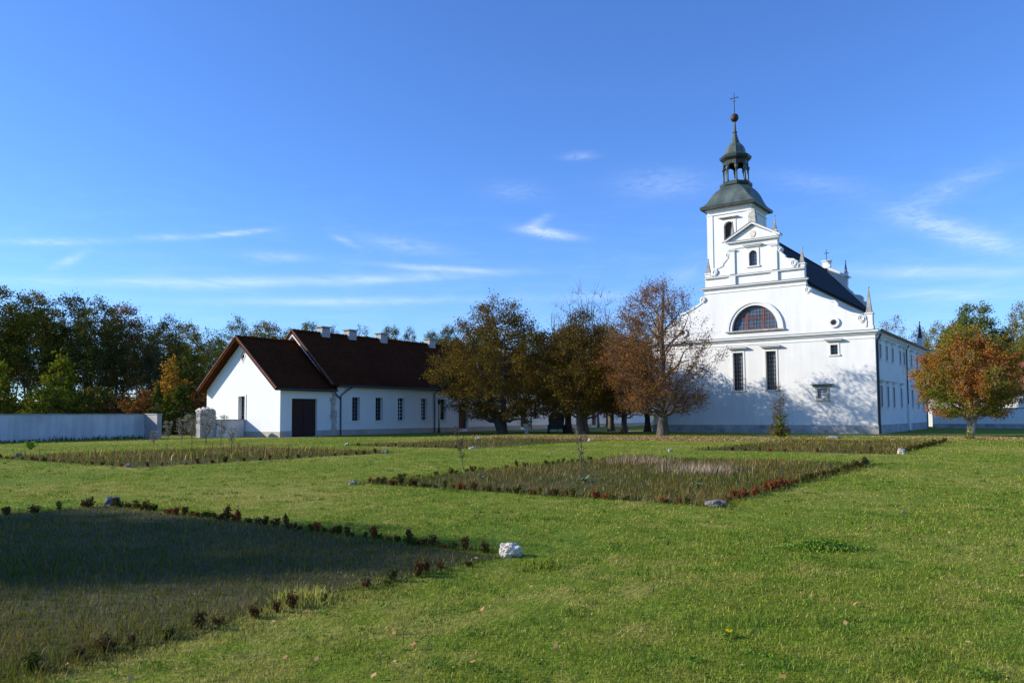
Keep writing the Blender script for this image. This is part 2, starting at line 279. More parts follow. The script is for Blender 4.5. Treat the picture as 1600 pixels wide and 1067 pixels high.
class MB:
    def __init__(s): s.v = []; s.f = []; s.sm = []
    def add(s, vs, fs, smooth=False):
        b = len(s.v); s.v += [tuple(map(float, v)) for v in vs]; s.f += [tuple(b + i for i in f) for f in fs]; s.sm += [smooth] * len(fs); return s
    def box(s, x0, x1, y0, y1, z0, z1):
        x0, x1 = min(x0, x1), max(x0, x1); y0, y1 = min(y0, y1), max(y0, y1)
        vs = [(x, y, z) for z in (z0, z1) for y in (y0, y1) for x in (x0, x1)]
        return s.add(vs, [(0, 2, 3, 1), (4, 5, 7, 6), (0, 1, 5, 4), (2, 6, 7, 3), (0, 4, 6, 2), (1, 3, 7, 5)])
    def fbox(s, F, u0, u1, d0, d1, z0, z1):
        a = F(u0, d0, 0); b = F(u1, d1, 0); return s.box(a[0], b[0], a[1], b[1], z0, z1)
    def taper(s, F, u0, u1, d0, d1, z0, z1, k):   # box that narrows to k of its plan at the top
        uc, dc = (u0 + u1) / 2, (d0 + d1) / 2
        vs = [F(u, d, z0) for u, d in ((u0, d0), (u1, d0), (u1, d1), (u0, d1))] + [F(uc + (u - uc) * k, dc + (d - dc) * k, z1) for u, d in ((u0, d0), (u1, d0), (u1, d1), (u0, d1))]
        return s.add(vs, [(3, 2, 1, 0), (4, 5, 6, 7), (0, 1, 5, 4), (1, 2, 6, 5), (2, 3, 7, 6), (3, 0, 4, 7)])
    def plate(s, F, outer, d0, d1, holes=()):
        loops = [list(outer)] + [list(h) for h in holes]
        tris = tessellate_polygon([[Vector((u, z, 0)) for u, z in lp] for lp in loops])
        flat = [p for lp in loops for p in lp]; n = len(flat)
        vs = [F(u, d0, z) for u, z in flat] + [F(u, d1, z) for u, z in flat]
        fs = [tuple(t) for t in tris] + [tuple(n + i for i in reversed(t)) for t in tris]
        o = 0
        for lp in loops:
            k = len(lp)
            for i in range(k): a, b = o + i, o + (i + 1) % k; fs.append((a, b, b + n, a + n))
            o += k
        return s.add(vs, fs)
    def ring(s, F, outer, inner, d0, d1):           # equal-length outlines
        n = len(outer); vs = []
        for d in (d0, d1):
            vs += [F(u, d, z) for u, z in outer] + [F(u, d, z) for u, z in inner]
        fs = []
        for i in range(n):
            j = (i + 1) % n
            fs += [(i, j, n + j, n + i), (2 * n + i, 3 * n + i, 3 * n + j, 2 * n + j), (i, 2 * n + i, 2 * n + j, j), (n + i, n + j, 3 * n + j, 3 * n + i)]
        return s.add(vs, fs)
    def strip(s, F, pts, w, d0, d1):                # moulding along a polyline on a face
        P = np.array(pts, float); T = np.gradient(P, axis=0); T /= np.linalg.norm(T, axis=1)[:, None] + 1e-9; Nn = np.stack([-T[:, 1], T[:, 0]], 1)
        a = P + Nn * w / 2; b = P - Nn * w / 2; n = len(P)
        vs = [F(u, d0, z) for u, z in a] + [F(u, d0, z) for u, z in b] + [F(u, d1, z) for u, z in a] + [F(u, d1, z) for u, z in b]
        fs = []
        for i in range(n - 1):
            fs += [(i, i + 1, n + i + 1, n + i), (2 * n + i, 2 * n + i + 1, i + 1, i), (n + i, n + i + 1, 3 * n + i + 1, 3 * n + i)]
        fs += [(0, n, 3 * n, 2 * n), (n - 1, 2 * n - 1, 4 * n - 1, 3 * n - 1)]
        return s.add(vs, fs)
    def loft(s, rings, cap=True, smooth=False):     # rings: equal-length closed loops of points
        n = len(rings[0]); vs = [p for r in rings for p in r]; fs = []
        for k in range(len(rings) - 1):
            for i in range(n):
                j = (i + 1) % n; fs.append((k * n + i, k * n + j, (k + 1) * n + j, (k + 1) * n + i))
        s.add(vs, fs, smooth)
        if cap:
            s.add(rings[0], [tuple(reversed(range(n)))]); s.add(rings[-1], [tuple(range(n))])
        return s
    def lathe(s, cx, cy, prof, n=16, rot=0.0, smooth=True):
        rings = [[(cx + r * math.cos(rot + 2 * math.pi * i / n), cy + r * math.sin(rot + 2 * math.pi * i / n), z) for i in range(n)] for r, z in prof]
        return s.loft(rings, True, smooth)
    def tube(s, pts, rad, n=8, smooth=True):
        P = np.array(pts, float); rad = np.broadcast_to(np.asarray(rad, float), (len(P),)); rings = []
        T = np.gradient(P, axis=0)
        for i in range(len(P)):
            t = T[i] / (np.linalg.norm(T[i]) + 1e-9); a = np.array([1.0, 0, 0]) if abs(t[0]) < .8 else np.array([0, 1.0, 0])
            x = np.cross(t, a); x /= np.linalg.norm(x); y = np.cross(t, x)
            rings.append([tuple(P[i] + rad[i] * (math.cos(q) * x + math.sin(q) * y)) for q in (2 * math.pi * k / n for k in range(n))])
        return s.loft(rings, True, smooth)
    def build(s, name, m, parent=None, bevel=0.0):
        off = ROOT[parent.name] if parent is not None else np.zeros(3)
        me = bpy.data.meshes.new(name); me.from_pydata([(v[0] - off[0], v[1] - off[1], v[2] - off[2]) for v in s.v], [], s.f)
        me.materials.append(m); me.polygons.foreach_set('use_smooth', s.sm); me.update()
        import bmesh
        bm = bmesh.new(); bm.from_mesh(me); bmesh.ops.recalc_face_normals(bm, faces=bm.faces); bm.to_mesh(me); bm.free()
        o = link(name, me, parent)
        if bevel:
            b = o.modifiers.new('bevel', 'BEVEL'); b.width = bevel; b.segments = 2; b.limit_method = 'ANGLE'
        return o
def face_y(Y): return lambda u, d, z: (u, Y + d, z)        # faces -Y, u = x
def face_x(X): return lambda u, d, z: (X - d, u, z)        # faces +X, u = y
def arc(cx, cz, rx, rz, a0, a1, n): return [(cx + rx * math.cos(R(a0 + (a1 - a0) * i / n)), cz + rz * math.sin(R(a0 + (a1 - a0) * i / n))) for i in range(n + 1)]
def rect(u0, u1, z0, z1): return [(u0, z0), (u1, z0), (u1, z1), (u0, z1)]

def lattice(F, parent, u0, u1, z0, z1, nu, nz, d, wu=.03, m='muntin', name='muntin'):
    b = MB()
    for i in range(1, nu): u = u0 + (u1 - u0) * i / nu; b.fbox(F, u - wu / 2, u + wu / 2, d, d + .03, z0, z1)
    for i in range(1, nz): z = z0 + (z1 - z0) * i / nz; b.fbox(F, u0, u1, d + .004, d + .034, z - wu / 2, z + wu / 2)
    return b.build(name, M[m], parent)
def window(F, root, u0, u1, z0, z1, depth=.22, surround=None, hood=None, frame='frame_dark', nu=3, nz=6, glass='glass', grid='muntin', gw=.03, surround_mat='plaster', sill=True, name='window', rise=0.0):
    """a window in a wall opening: frame (the part) with pane, lattice, surround and hood below it"""
    f = MB(); e = .05
    if rise:
        out = rect(u0, u1, z0, z1)[:2] + arc((u0 + u1) / 2, z1, (u1 - u0) / 2, rise, 0, 180, 10)
        inn = [(u0 + e, z0 + e), (u1 - e, z0 + e)] + arc((u0 + u1) / 2, z1, (u1 - u0) / 2 - e, rise - e, 0, 180, 10)
    else:
        out = rect(u0, u1, z0, z1); inn = rect(u0 + e, u1 - e, z0 + e, z1 - e)
    f.ring(F, out, inn, depth, depth + .08); fr = f.build(name, M[frame], root)
    MB().plate(F, inn, depth + .045, depth + .065).build('pane', M[glass], fr)
    top = z1 + (rise * .86 if rise else 0)
    lattice(F, fr, u0 + e, u1 - e, z0 + e, top - e, nu, nz, depth + .008, gw, grid)
    if surround:
        s = MB(); w = surround; top2 = z1 + rise
        s.fbox(F, u0 - w, u0, -.045, .02, z0, top2 + w).fbox(F, u1, u1 + w, -.045, .02, z0, top2 + w)
        if rise:
            s.plate(F, [(u0, z1)] + list(reversed(arc((u0 + u1) / 2, z1, (u1 - u0) / 2, rise, 0, 180, 10)))[1:-1] + [(u1, z1), (u1, top2 + w), (u0, top2 + w)], -.042, .02)
        else: s.fbox(F, u0, u1, -.045, .02, z1, z1 + w)
        if sill: s.fbox(F, u0 - w - .05, u1 + w + .05, -.10, .03, z0 - .12, z0)
        s.build('surround', M[surround_mat], fr)
    if hood:
        w, h, p = hood; hz = z1 + rise + (surround or 0) + .22
        MB().fbox(F, (u0 + u1) / 2 - w / 2, (u0 + u1) / 2 + w / 2, -p, .03, hz, hz + h * .55).fbox(F, (u0 + u1) / 2 - w / 2 + .12, (u0 + u1) / 2 + w / 2 - .12, -p * .6, .03, hz - .10, hz).build('hood', M['plaster'], fr)
        MB().fbox(F, (u0 + u1) / 2 - w / 2 - .03, (u0 + u1) / 2 + w / 2 + .03, -p - .03, .03, hz + h * .55, hz + h * .55 + .04).build('hood_flashing', M['lead'], fr)
    return fr

# ------------------------------------------------------------------ ground
def struct(o): o['kind'] = 'structure'; return o
b = MB(); gx = [-900, -300, -120, -60, -30, 0, 30, 120, 300, 900]; gy = [-300, -60, -20, 0, 20, 45, 70, 110, 200, 500, 1500]
b.add([(x, y, 0) for y in gy for x in gx], [(j * 10 + i, j * 10 + i + 1, j * 10 + i + 11, j * 10 + i + 10) for j in range(10) for i in range(9)])
struct(b.build('ground', M['ground']))
def sheet(name, poly, z, m):
    return struct(MB().add([(x, y, z) for x, y in poly], [tuple(range(len(poly)))]).build(name, M[m]))
rngp = np.random.default_rng(5)
def wavy(poly, amp=.18, step=.8):
    out = []
    for (x0, y0), (x1, y1) in zip(poly, poly[1:] + poly[:1]):
        n = max(2, int(math.hypot(x1 - x0, y1 - y0) / step))
        for i in range(n): t = i / n; out.append((x0 + (x1 - x0) * t + rngp.normal(0, amp), y0 + (y1 - y0) * t + rngp.normal(0, amp)))
    return out
BEDS = {'A': (-15.3, -5.75, -4.0, 7.75), 'B': (-14.85, -5.5, 14.0, 28.6), 'C': (-15.0, -6.1, 35.6, 52.6), 'D': (-38.2, -26.0, 14.2, 27.0), 'E': (-34.6, -25.3, 31.5, 46.5)}
for k, (x0, x1, y0, y1) in BEDS.items():
    sheet('garden_bed', wavy(rect(x0, x1, y0, y1), .12), .006, 'bed')
sheet('gravel_path', wavy([(-21, 62.6), (14, 62.9), (14, 64.1), (-21, 63.9)], .06), .006, 'gravel')
sheet('gravel_path', wavy([(-52, 71.5), (-34.2, 71.5), (-34.2, 73.6), (-52, 73.6)], .08), .006, 'gravel')
sheet('doorstep_paving', [(-53.6, 41.6), (-52.9, 41.6), (-52.5, 46.2), (-53.6, 46.2)], .01, 'gravel')
sheet('forest_floor', wavy([(-260, 20), (-66.5, 20), (-66.5, 60), (-70, 230), (-300, 230)], .5, 6), .008, 'forest_floor')

# ------------------------------------------------------------------ church
XC, YF, XR, XL, YB = -23.3, 70.07, -13.2, -33.4, 96.9
FF = face_y(YF); FS = face_x(XR)
church = thing('church', 'tall white baroque church with scrolled gable, bell tower and spire', 'church', (XC, 83, 0))
holes = []
tall = [(-25.33, -24.39), (-22.32, -21.40)]
for u0, u1 in tall: holes.append(rect(u0, u1, 3.86, 7.32))
holes.append(rect(-16.76, -16.16, 6.74, 7.58))
holes.append(rect(-17.92, -17.12, 3.02, 3.86))
w = MB().plate(FF, rect(XL, XR, 0, 8.3), 0, .7, holes)
side_up = [71.9, 74.75, 77.5, 81.3, 83.4, 87.5, 91.1, 94.5]; side_low = [71.9, 74.75, 77.5, 81.3, 87.5, 91.1, 94.5]
sh = [rect(y - .42, y + .42, 6.35, 7.6) for y in side_up] + [rect(y - .42, y + .42, 2.25, 4.05) for y in side_low]
w.plate(FS, rect(YF + .7, YB, 0, 8.3), 0, .6, sh)
w.box(XL, XL + .6, YF + .7, YB, 0, 8.3).box(XL + .6, XR - .6, YB - .6, YB, 0, 8.3)
w.build('wall', M['plaster'], church)
pl = MB().fbox(FF, XL - .06, XR + .06, -.06, .0, -.2, .73).box(XR, XR + .06, YF, YB, -.2, .73)
pl.build('plinth', M['plinth'], church)
# main cornice
def cornice(F, u0, u1, z, prof, name, parent, flash=True, ends=0.0, m='plaster'):
    b = MB(); zz = z
    for (h, p) in prof: b.fbox(F, u0 - p - ends, u1 + p + ends, -p, .05, zz, zz + h); zz += h
    o = b.build(name, M[m], parent)
    if flash:
        p = prof[-1][1]; MB().fbox(F, u0 - p - .03, u1 + p + .03, -p - .03, .06, zz, zz + .05).build('cornice_flashing', M['lead'], o)
    return o
cornice(FF, XL, XR, 8.28, [(.09, .08), (.13, .17), (.14, .32)], 'cornice', church)
cornice(FF, XL, XR, 7.98, [(.05, .05)], 'string_course', church, False)
for fz in (8.28,):
    b = MB()
    for h, p, z in ((.09, .08, 8.28), (.13, .17, 8.37), (.14, .30, 8.50)): b.box(XR - .05, XR + p, YF + .35, YB, z, z + h)
    b.box(XR - .05, XR + .05, YF + .06, YB, 7.98, 8.03)
    b.build('side_cornice', M['plaster'], church)
# windows of the front
for u0, u1 in tall: window(FF, church, u0, u1, 3.86, 7.32, .3, .15, (1.75, .12, .36), 'frame_dark', 4, 9, gw=.04)
window(FF, church, -16.76, -16.16, 6.74, 7.58, .25, .14, (1.45, .12, .34), 'frame_dark', 2, 3, gw=.04)
niche = MB().ring(FF, rect(-18.08, -16.96, 2.88, 4.02), rect(-17.92, -17.12, 3.02, 3.86), -.05, .3).build('niche', M['stone_pale'], church)
MB().plate(FF, rect(-17.93, -17.11, 3.01, 3.87), .14, .2).build('plaque', M['panel'], niche)
MB().fbox(FF, -18.46, -16.58, -.36, .02, 4.18, 4.25).fbox(FF, -18.3, -16.72, -.2, .02, 4.04, 4.18).build('hood', M['lead'], niche)
MB().fbox(FF, -18.16, -16.88, -.12, .02, 2.78, 2.88).build('sill', M['stone_pale'], niche)
b = MB(); [b.fbox(FF, -17.95, -17.09, .08, .12, z, z + .03) for z in (3.3, 3.58)]; b.build('bar', M['muntin'], niche)
for y in side_up: window(FS, church, y - .42, y + .42, 6.35, 7.6, .22, .12, (1.3, .1, .22), 'frame_dark', 2, 3, gw=.035)
for y in side_low: window(FS, church, y - .42, y + .42, 2.25, 4.05, .22, .12, (1.3, .1, .22), 'frame_dark', 2, 4, gw=.035)
def downpipe(parent, pts, r=.06, name='downpipe'):
    return MB().tube(pts, r, 8).build(name, M['pipe'], parent)
downpipe(church, [(XR + .34, YF + .5, 8.35), (XR + .30, YF + .46, 8.15), (XR + .1, YF + .30, 7.8), (XR + .1, YF + .30, 0)], .085)
downpipe(church, [(XR + .34, 84.4, 8.3), (XR + .1, 84.4, 7.9), (XR + .1, 84.4, 0)], .06)
downpipe(church, [(XR + .34, 96.5, 8.3), (XR + .1, 96.5, 7.9), (XR + .1, 96.5, 0)], .06)
MB().box(XR, XR + .22, 84.0, 84.9, .1, 2.6).build('side_pilaster', M['plaster'], church)

def mirror(p): return [(2 * XC - u, z) for u, z in reversed(p)]
# middle storey of the gable (between the two cornices)
prof_low = [(-13.9, 9.05), (-13.86, 9.5), (-13.98, 9.95), (-14.35, 10.06), (-15.0, 10.28), (-15.6, 10.6), (-16.08, 10.92), (-16.12, 11.2), (-16.28, 11.40), (-16.62, 11.46), (-17.3, 11.75), (-17.9, 12.05), (-18.3, 12.3), (-18.42, 12.55), (-18.65, 12.72)]
out = [(XL + .1, 8.3), (XR - .1, 8.3), (XR - .1, 9.05)] + prof_low + [(-18.65, 13.3)] + [(2 * XC + 18.65, 13.3)] + mirror(prof_low) + [(2 * XC - (XR - .1), 9.05)]
lun = arc(-23.25, 9.32, 2.1, 2.25, 0, 180, 28)
ocu = arc(-16.42, 9.5, .26, .24, 0, 345, 23)
ocuL = [(2 * XC - u, z) for u, z in ocu]
gable = MB().plate(FF, out, .012, .62, [lun, ocu, ocuL]).build('gable', M['plaster'], church)
for pr in (prof_low, mirror(prof_low)): MB().strip(FF, [(u, z - .1) for u, z in pr], .16, -.05, .03).build('scroll_moulding', M['plaster'], gable)
def volute(parent, u, z, r, hand=1, m='plaster'):
    b = MB(); n = 26
    b.plate(FF, arc(u, z, r, r, 0, 345, 23), -.07, .60)
    a = [(u + hand * (r * .88 - r * .6 * t / n) * math.cos(t / n * 9.5 + 1.2), z + (r * .88 - r * .6 * t / n) * math.sin(t / n * 9.5 + 1.2)) for t in range(n + 1)]
    b.strip(FF, a, r * .16, -.13, -.06)
    return b.build('volute', M[m], parent)
for hnd in (1, -1):
    X_ = lambda u: u if hnd == 1 else 2 * XC - u
    volute(gable, X_(-14.2), 9.68, .36, hnd); volute(gable, X_(-18.5), 12.5, .30, hnd)
# half-round window
fr = MB().ring(FF, arc(-23.25, 9.32, 2.1, 2.25, 0, 180, 28), arc(-23.25, 9.32, 2.02, 2.17, 0, 180, 28), .26, .36)
fr.fbox(FF, -25.35, -21.15, .25, .37, 9.32, 9.42)
for u in (-24.0, -22.5): fr.fbox(FF, u - .07, u + .07, .24, .38, 9.42, 11.35)
fr.fbox(FF, -25.1, -21.4, .245, .375, 10.38, 10.47)
lw = fr.build('lunette_window', M['frame_brown'], church)
MB().plate(FF, [(-21.16, 9.33)] + arc(-23.25, 9.32, 2.09, 2.24, 2, 178, 26) + [(-25.34, 9.33)], .31, .33).build('pane', M['glass_sky'], lw)
b = MB()
for i in range(1, 14):
    u = -25.35 + 4.2 * i / 14; h = 2.25 * math.sqrt(max(0, 1 - ((u + 23.25) / 2.1) ** 2)); b.fbox(FF, u - .015, u + .015, .275, .30, 9.42, 9.3 + h)
for z in (9.74, 10.06, 10.8, 11.12):
    h = 2.1 * math.sqrt(max(0, 1 - ((z - 9.32) / 2.25) ** 2)); b.fbox(FF, -23.25 - h, -23.25 + h, .279, .304, z - .015, z + .015)
b.build('glazing_bar', M['muntin'], lw)
b = MB().ring(FF, arc(-23.25, 9.32, 2.6, 2.68, 0, 180, 28), arc(-23.25, 9.32, 2.36, 2.46, 0, 180, 28), -.14, .05)
b.ring(FF, arc(-23.25, 9.32, 2.37, 2.47, 0, 180, 28), arc(-23.25, 9.32, 2.1, 2.25, 0, 180, 28), -.07, .05)
b.build('arch_surround', M['plaster'], lw)
MB().fbox(FF, -25.95, -20.55, -.22, .05, 9.2, 9.318).build('sill', M['stone_pale'], lw)
for u in (-16.42, 2 * XC + 16.42):
    oc = MB().ring(FF, arc(u, 9.5, .48, .44, 0, 345, 23), arc(u, 9.5, .26, .24, 0, 345, 23), -.12, .05).build('oculus', M['plaster'], church)
    MB().plate(FF, arc(u, 9.5, .27, .25, 0, 345, 23), .2, .22).build('pane', M['glass'], oc)
    lattice(FF, oc, u - .26, u + .26, 9.26, 9.74, 3, 3, .16, .025)
# upper storey
cornice(FF, -27.95, -18.65, 13.28, [(.07, .06), (.09, .14), (.10, .26)], 'upper_cornice', church)
cornice(FF, -27.95, -18.65, 13.0, [(.05, .05)], 'string_course', church, False)
prof_up = [(-19.35, 14.65), (-19.28, 14.95), (-19.36, 15.24), (-19.62, 15.42), (-20.1, 15.52), (-20.38, 15.66), (-20.42, 15.86), (-20.62, 16.05), (-20.82, 16.25), (-20.98, 16.5)]
XU = -23.25
def mir2(p): return [(2 * XU - u, z) for u, z in reversed(p)]
out = [(-27.85, 13.3), (-18.75, 13.3), (-18.75, 14.55)] + prof_up + [(-21.05, 17.3)] + [(-25.45, 17.3)] + mir2(prof_up) + [(-27.85, 14.55)]
uwin = rect(-23.62, -22.88, 15.2, 16.25)[:2] + arc(-23.25, 16.25, .37, .37, 0, 180, 10)
upper = MB().plate(FF, out, .012, .62, [uwin]).build('upper_gable', M['plaster'], church)
window(FF, church, -23.62, -22.88, 15.2, 16.25, .22, .2, (1.7, .12, .26), 'frame_dark', 3, 4, 'glass_sky', gw=.022, rise=.37)
b = MB()
for u0 in (-25.45, -21.57):
    b = MB(); b.fbox(FF, u0, u0 + .52, -.11, .03, 14.62, 16.72).fbox(FF, u0 - .05, u0 + .57, -.16, .03, 13.54, 14.40).fbox(FF, u0 - .04, u0 + .56, -.15, .03, 16.72, 16.80).fbox(FF, u0 - .1, u0 + .62, -.21, .03, 16.80, 16.88)
    b.build('pilaster', M['plaster'], upper)
b = MB().fbox(FF, -27.9, -18.7, -.18, .03, 14.42, 14.52); b.build('dado_cornice', M['plaster'], upper)
MB().fbox(FF, -27.92, -18.68, -.205, .03, 14.52, 14.55).build('dado_flashing', M['lead'], upper)
for pr in (prof_up, mir2(prof_up)): MB().strip(FF, [(u, z - .09) for u, z in pr], .14, -.05, .03).build('scroll_moulding', M['plaster'], upper)
for hnd in (1, -1):
    X_ = lambda u: u if hnd == 1 else 2 * XU - u
    volute(upper, X_(-19.62), 15.0, .33, hnd); volute(upper, X_(-20.88), 16.46, .24, hnd)
# pediment
ped = MB().plate(FF, [(-25.5, 17.3), (-21.0, 17.3), (-21.0, 17.75), (-23.25, 18.95), (-25.5, 17.75)], .02, .6).build('pediment', M['plaster'], church)
cornice(FF, -25.45, -21.05, 17.42, [(.08, .10), (.10, .24)], 'pediment_cornice', ped)
cornice(FF, -25.45, -21.05, 16.98, [(.06, .07)], 'architrave', ped, False)
rk = MB(); rf = MB()
for s in (1, -1):
    e0, e1 = (XU + s * 2.52, 17.66), (XU, 19.06)
    rk.plate(FF, [e0, (e0[0], e0[1] + .16), (e1[0], e1[1] + .16), e1], -.26, .6)
    rf.plate(FF, [(e0[0] + s * .03, e0[1] + .161), (e0[0] + s * .03, e0[1] + .215), (e1[0], e1[1] + .225), (e1[0], e1[1] + .161)], -.29, .62)
rk.build('raking_cornice', M['plaster'], ped); rf.build('raking_flashing', M['lead'], ped)
MB().plate(FF, [(-23.42, 17.85), (-23.12, 17.85), (-22.98, 18.1), (-23.06, 18.38), (-23.28, 18.5), (-23.5, 18.34), (-23.55, 18.08)], -.03, .03).build('emblem', M['gold'], ped)
b = MB().taper(FF, -23.62, -22.88, -.15, .5, 19.1, 19.75, .82).taper(FF, -23.58, -22.92, -.1, .48, 19.75, 20.15, .8).taper(FF, -23.4, -22.98, .0, .4, 20.15, 20.5, .55)
b.build('broken_pedestal', M['stone_pale'], ped)
def pinnacle(parent, u, z0, z1, z2, wd=.5, F=FF, m2='stone', d=.3):
    b = MB(); h = wd / 2
    b.fbox(F, u - h, u + h, d - h, d + h, z0, z1 - .1).fbox(F, u - h - .06, u + h + .06, d - h - .06, d + h + .06, z1 - .1, z1)
    b.fbox(F, u - h - .05, u + h + .05, d - h - .05, d + h + .05, z0, z0 + .12)
    p = b.build('pinnacle', M['plaster'], parent)
    k = wd * .86
    MB().taper(F, u - k / 2, u + k / 2, d - k / 2, d + k / 2, z1, z1 + .2, .86).taper(F, u - k * .40, u + k * .40, d - k * .40, d + k * .40, z1 + .2, z2 - .12, .14).lathe(F(u, d, 0)[0], F(u, d, 0)[1], [(.05, z2 - .14), (.085, z2 - .06), (.02, z2)], 8).build('obelisk', M[m2], p)
for u in (-21.3, -25.2): pinnacle(church, u, 17.6, 18.25, 19.65, .36)
for u in (-18.98, -27.62): pinnacle(church, u, 13.54, 14.98, 16.42, .5)
for u in (XR - .44, XL + .44): pinnacle(church, u, 8.66, 10.12, 12.35, .58)
# nave
nv = MB().box(-18.95, -18.65, YF + .62, YB - .6, 8.3, 13.25).box(-27.95, -27.65, YF + .62, YB - .6, 8.3, 13.25)
nv.build('nave_wall', M['plaster'], church)
def slab(pts, th):   # pts: 4 corners of a roof plane, thickened downwards
    P = [np.array(p, float) for p in pts]; n = np.cross(P[1] - P[0], P[3] - P[0]); n /= np.linalg.norm(n); n = n if n[2] > 0 else -n
    return [tuple(p) for p in P] + [tuple(p - n * th) for p in P], [(0, 1, 2, 3), (7, 6, 5, 4), (0, 4, 5, 1), (1, 5, 6, 2), (2, 6, 7, 3), (3, 7, 4, 0)]
b = MB()
for s in (1, -1):
    b.add(*slab([(XC + s * 5.0, YF + .66, 13.15), (XC + s * 5.0, YB - .4, 13.15), (XC, YB - .4, 18.7), (XC, YF + .66, 18.7)], .22))
b.tube([(XC, YF + .66, 18.72), (XC, YB - .4, 18.72)], .11, 8)
nroof = b.build('nave_roof', M['slate'], church)
b = MB()
for (s, xe) in ((1, XR + .35), (-1, XL - .35)):
    b.add(*slab([(xe, YF + .66, 8.62), (xe, YB + .3, 8.62), (XC + s * 4.7, YB + .3, 10.5), (XC + s * 4.7, YF + .66, 10.5)], .12))
b.build('aisle_roof', M['tin'], church)
MB().tube([(XR + .42, YF + .5, 8.66), (XR + .42, YB + .3, 8.66)], .09, 8).build('gutter', M['pipe'], church)
# rear gable
FB = face_y(YB - .5)
rear = MB().plate(FB, [(-27.9, 10.4), (-18.7, 10.4)] + [(-18.75, 14.55)] + prof_up + [(-20.95, 17.3), (-20.95, 17.6), (-23.25, 18.95), (-25.55, 17.6), (-25.55, 17.3)] + mir2(prof_up) + [(-27.85, 14.55)], .0, .6).build('rear_gable', M['plaster'], church)
rk = MB()
for s in (1, -1):
    e0, e1 = (XU + s * 2.6, 17.5), (XU, 18.95); rk.plate(FB, [e0, (e0[0], e0[1] + .2), (e1[0], e1[1] + .2), e1], -.2, .62)
rk.fbox(FB, XU - .45, XU + .45, -.05, .55, 19.05, 19.75).fbox(FB, XU - .55, XU + .55, -.12, .62, 19.75, 19.9)
rk.build('rear_pediment', M['plaster'], rear)
b = MB().fbox(FB, XU - .03, XU + .03, .2, .26, 19.9, 21.2).fbox(FB, XU - .3, XU + .3, .205, .255, 20.75, 20.82); b.build('cross', M['iron'], rear)
for u in (-21.15, -25.35): pinnacle(church, u, 17.5, 18.2, 19.7, .42, FB)
pinnacle(church, -13.6, 8.66, 10.0, 11.9, .55, FB, 'copper_dark')

# tower
TX0, TX1, TY0, TY1, TZ = -32.85, -27.85, 83.7, 88.7, 24.75
TC = ((TX0 + TX1) / 2, (TY0 + TY1) / 2); FT = face_y(TY0)
bw = rect(-30.95, -29.85, 21.0, 22.55)[:2] + arc(-30.4, 22.55, .55, .55, 0, 180, 12)
t = MB().plate(FT, rect(TX0, TX1, 8.0, TZ), 0, .5, [bw]).box(TX1 - .5, TX1, TY0 + .5, TY1, 8.0, TZ).box(TX0, TX0 + .5, TY0 + .5, TY1, 8.0, TZ).box(TX0 + .5, TX1 - .5, TY1 - .5, TY1, 8.0, TZ).box(TX0 + .5, TX1 - .5, TY0 + 1.2, TY0 + 1.25, 20.3, 23.6)
tower = t.build('tower', M['plaster'], church)
MB().fbox(FT, TX0 - .05, TX0 + .62, -.07, .05, 17.0, 24.0).build('corner_strip', M['plaster'], tower)
MB().fbox(FT, TX1 - .62, TX1 + .06, -.07, .05, 17.0, 24.0).box(TX1 - .02, TX1 + .06, TY0 + .05, TY0 + .62, 17.0, 24.0).build('corner_strip', M['plaster'], tower)
MB().box(TX1 - .02, TX1 + .06, TY1 - .62, TY1, 17.0, 24.0).build('corner_strip', M['plaster'], tower)
MB().box(TX0 - .12, TX1 + .12, TY0 - .12, TY1 + .12, 24.0, 24.1).build('string_course', M['plaster'], tower)
b = MB().box(TX0 - .1, TX1 + .1, TY0 - .1, TY1 + .1, 24.45, 24.62).box(TX0 - .25, TX1 + .25, TY0 - .25, TY1 + .25, 24.62, 24.82)
b.build('tower_cornice', M['plaster'], tower)
MB().box(TX0 - .12, TX1 + .12, TY0 - .12, TY1 + .12, 16.6, 16.75).build('string_course', M['plaster'], tower)
fr = MB().fbox(FT, -31.22, -30.95, -.06, .05, 21.0, 23.3).fbox(FT, -29.85, -29.58, -.06, .05, 21.0, 23.3)
fr.plate(FT, [(-30.95, 22.55)] + list(reversed(arc(-30.4, 22.55, .55, .55, 0, 180, 12)))[1:-1] + [(-29.85, 22.55), (-29.85, 23.3), (-30.95, 23.3)], -.058, .05)
fr.fbox(FT, -31.3, -29.5, -.12, .05, 20.86, 21.0)
bwin = fr.build('belfry_window', M['plaster'], tower)
MB().fbox(FT, -30.96, -29.84, .35, .42, 20.95, 23.15).build('louvre', M['frame_dark'], tower)
MB().fbox(FT, -31.5, -29.3, -.36, .05, 23.52, 23.6).fbox(FT, -31.3, -29.5, -.2, .05, 23.42, 23.52).build('hood', M['stone_pale'], tower)
# bell-shaped roof, square below turning octagonal above
def sq_oct(r, c, z):     # square of half width r with corners cut by c
    return [(TC[0] + x, TC[1] + y, z) for x, y in ((r, -r + c), (r, r - c), (r - c, r), (-r + c, r), (-r, r - c), (-r, -r + c), (-r + c, -r), (r - c, -r))]
prof = [(3.05, .02, 24.80), (3.08, .02, 25.02), (2.84, .05, 25.22), (2.58, .15, 25.58), (2.42, .3, 25.98), (2.30, .5, 26.4), (2.14, .65, 26.78), (1.95, .8, 27.08), (1.72, .8, 27.32), (1.60, .85, 27.42)]
troof = MB().loft([sq_oct(*p) for p in prof]).build('tower_roof', M['copper'], tower)
MB().loft([sq_oct(3.12, .02, 24.68), sq_oct(3.16, .02, 25.0), sq_oct(3.04, .02, 25.06), sq_oct(2.96, .03, 24.86)]).build('tower_eave', M['copper_dark'], tower)
o8 = math.pi / 8
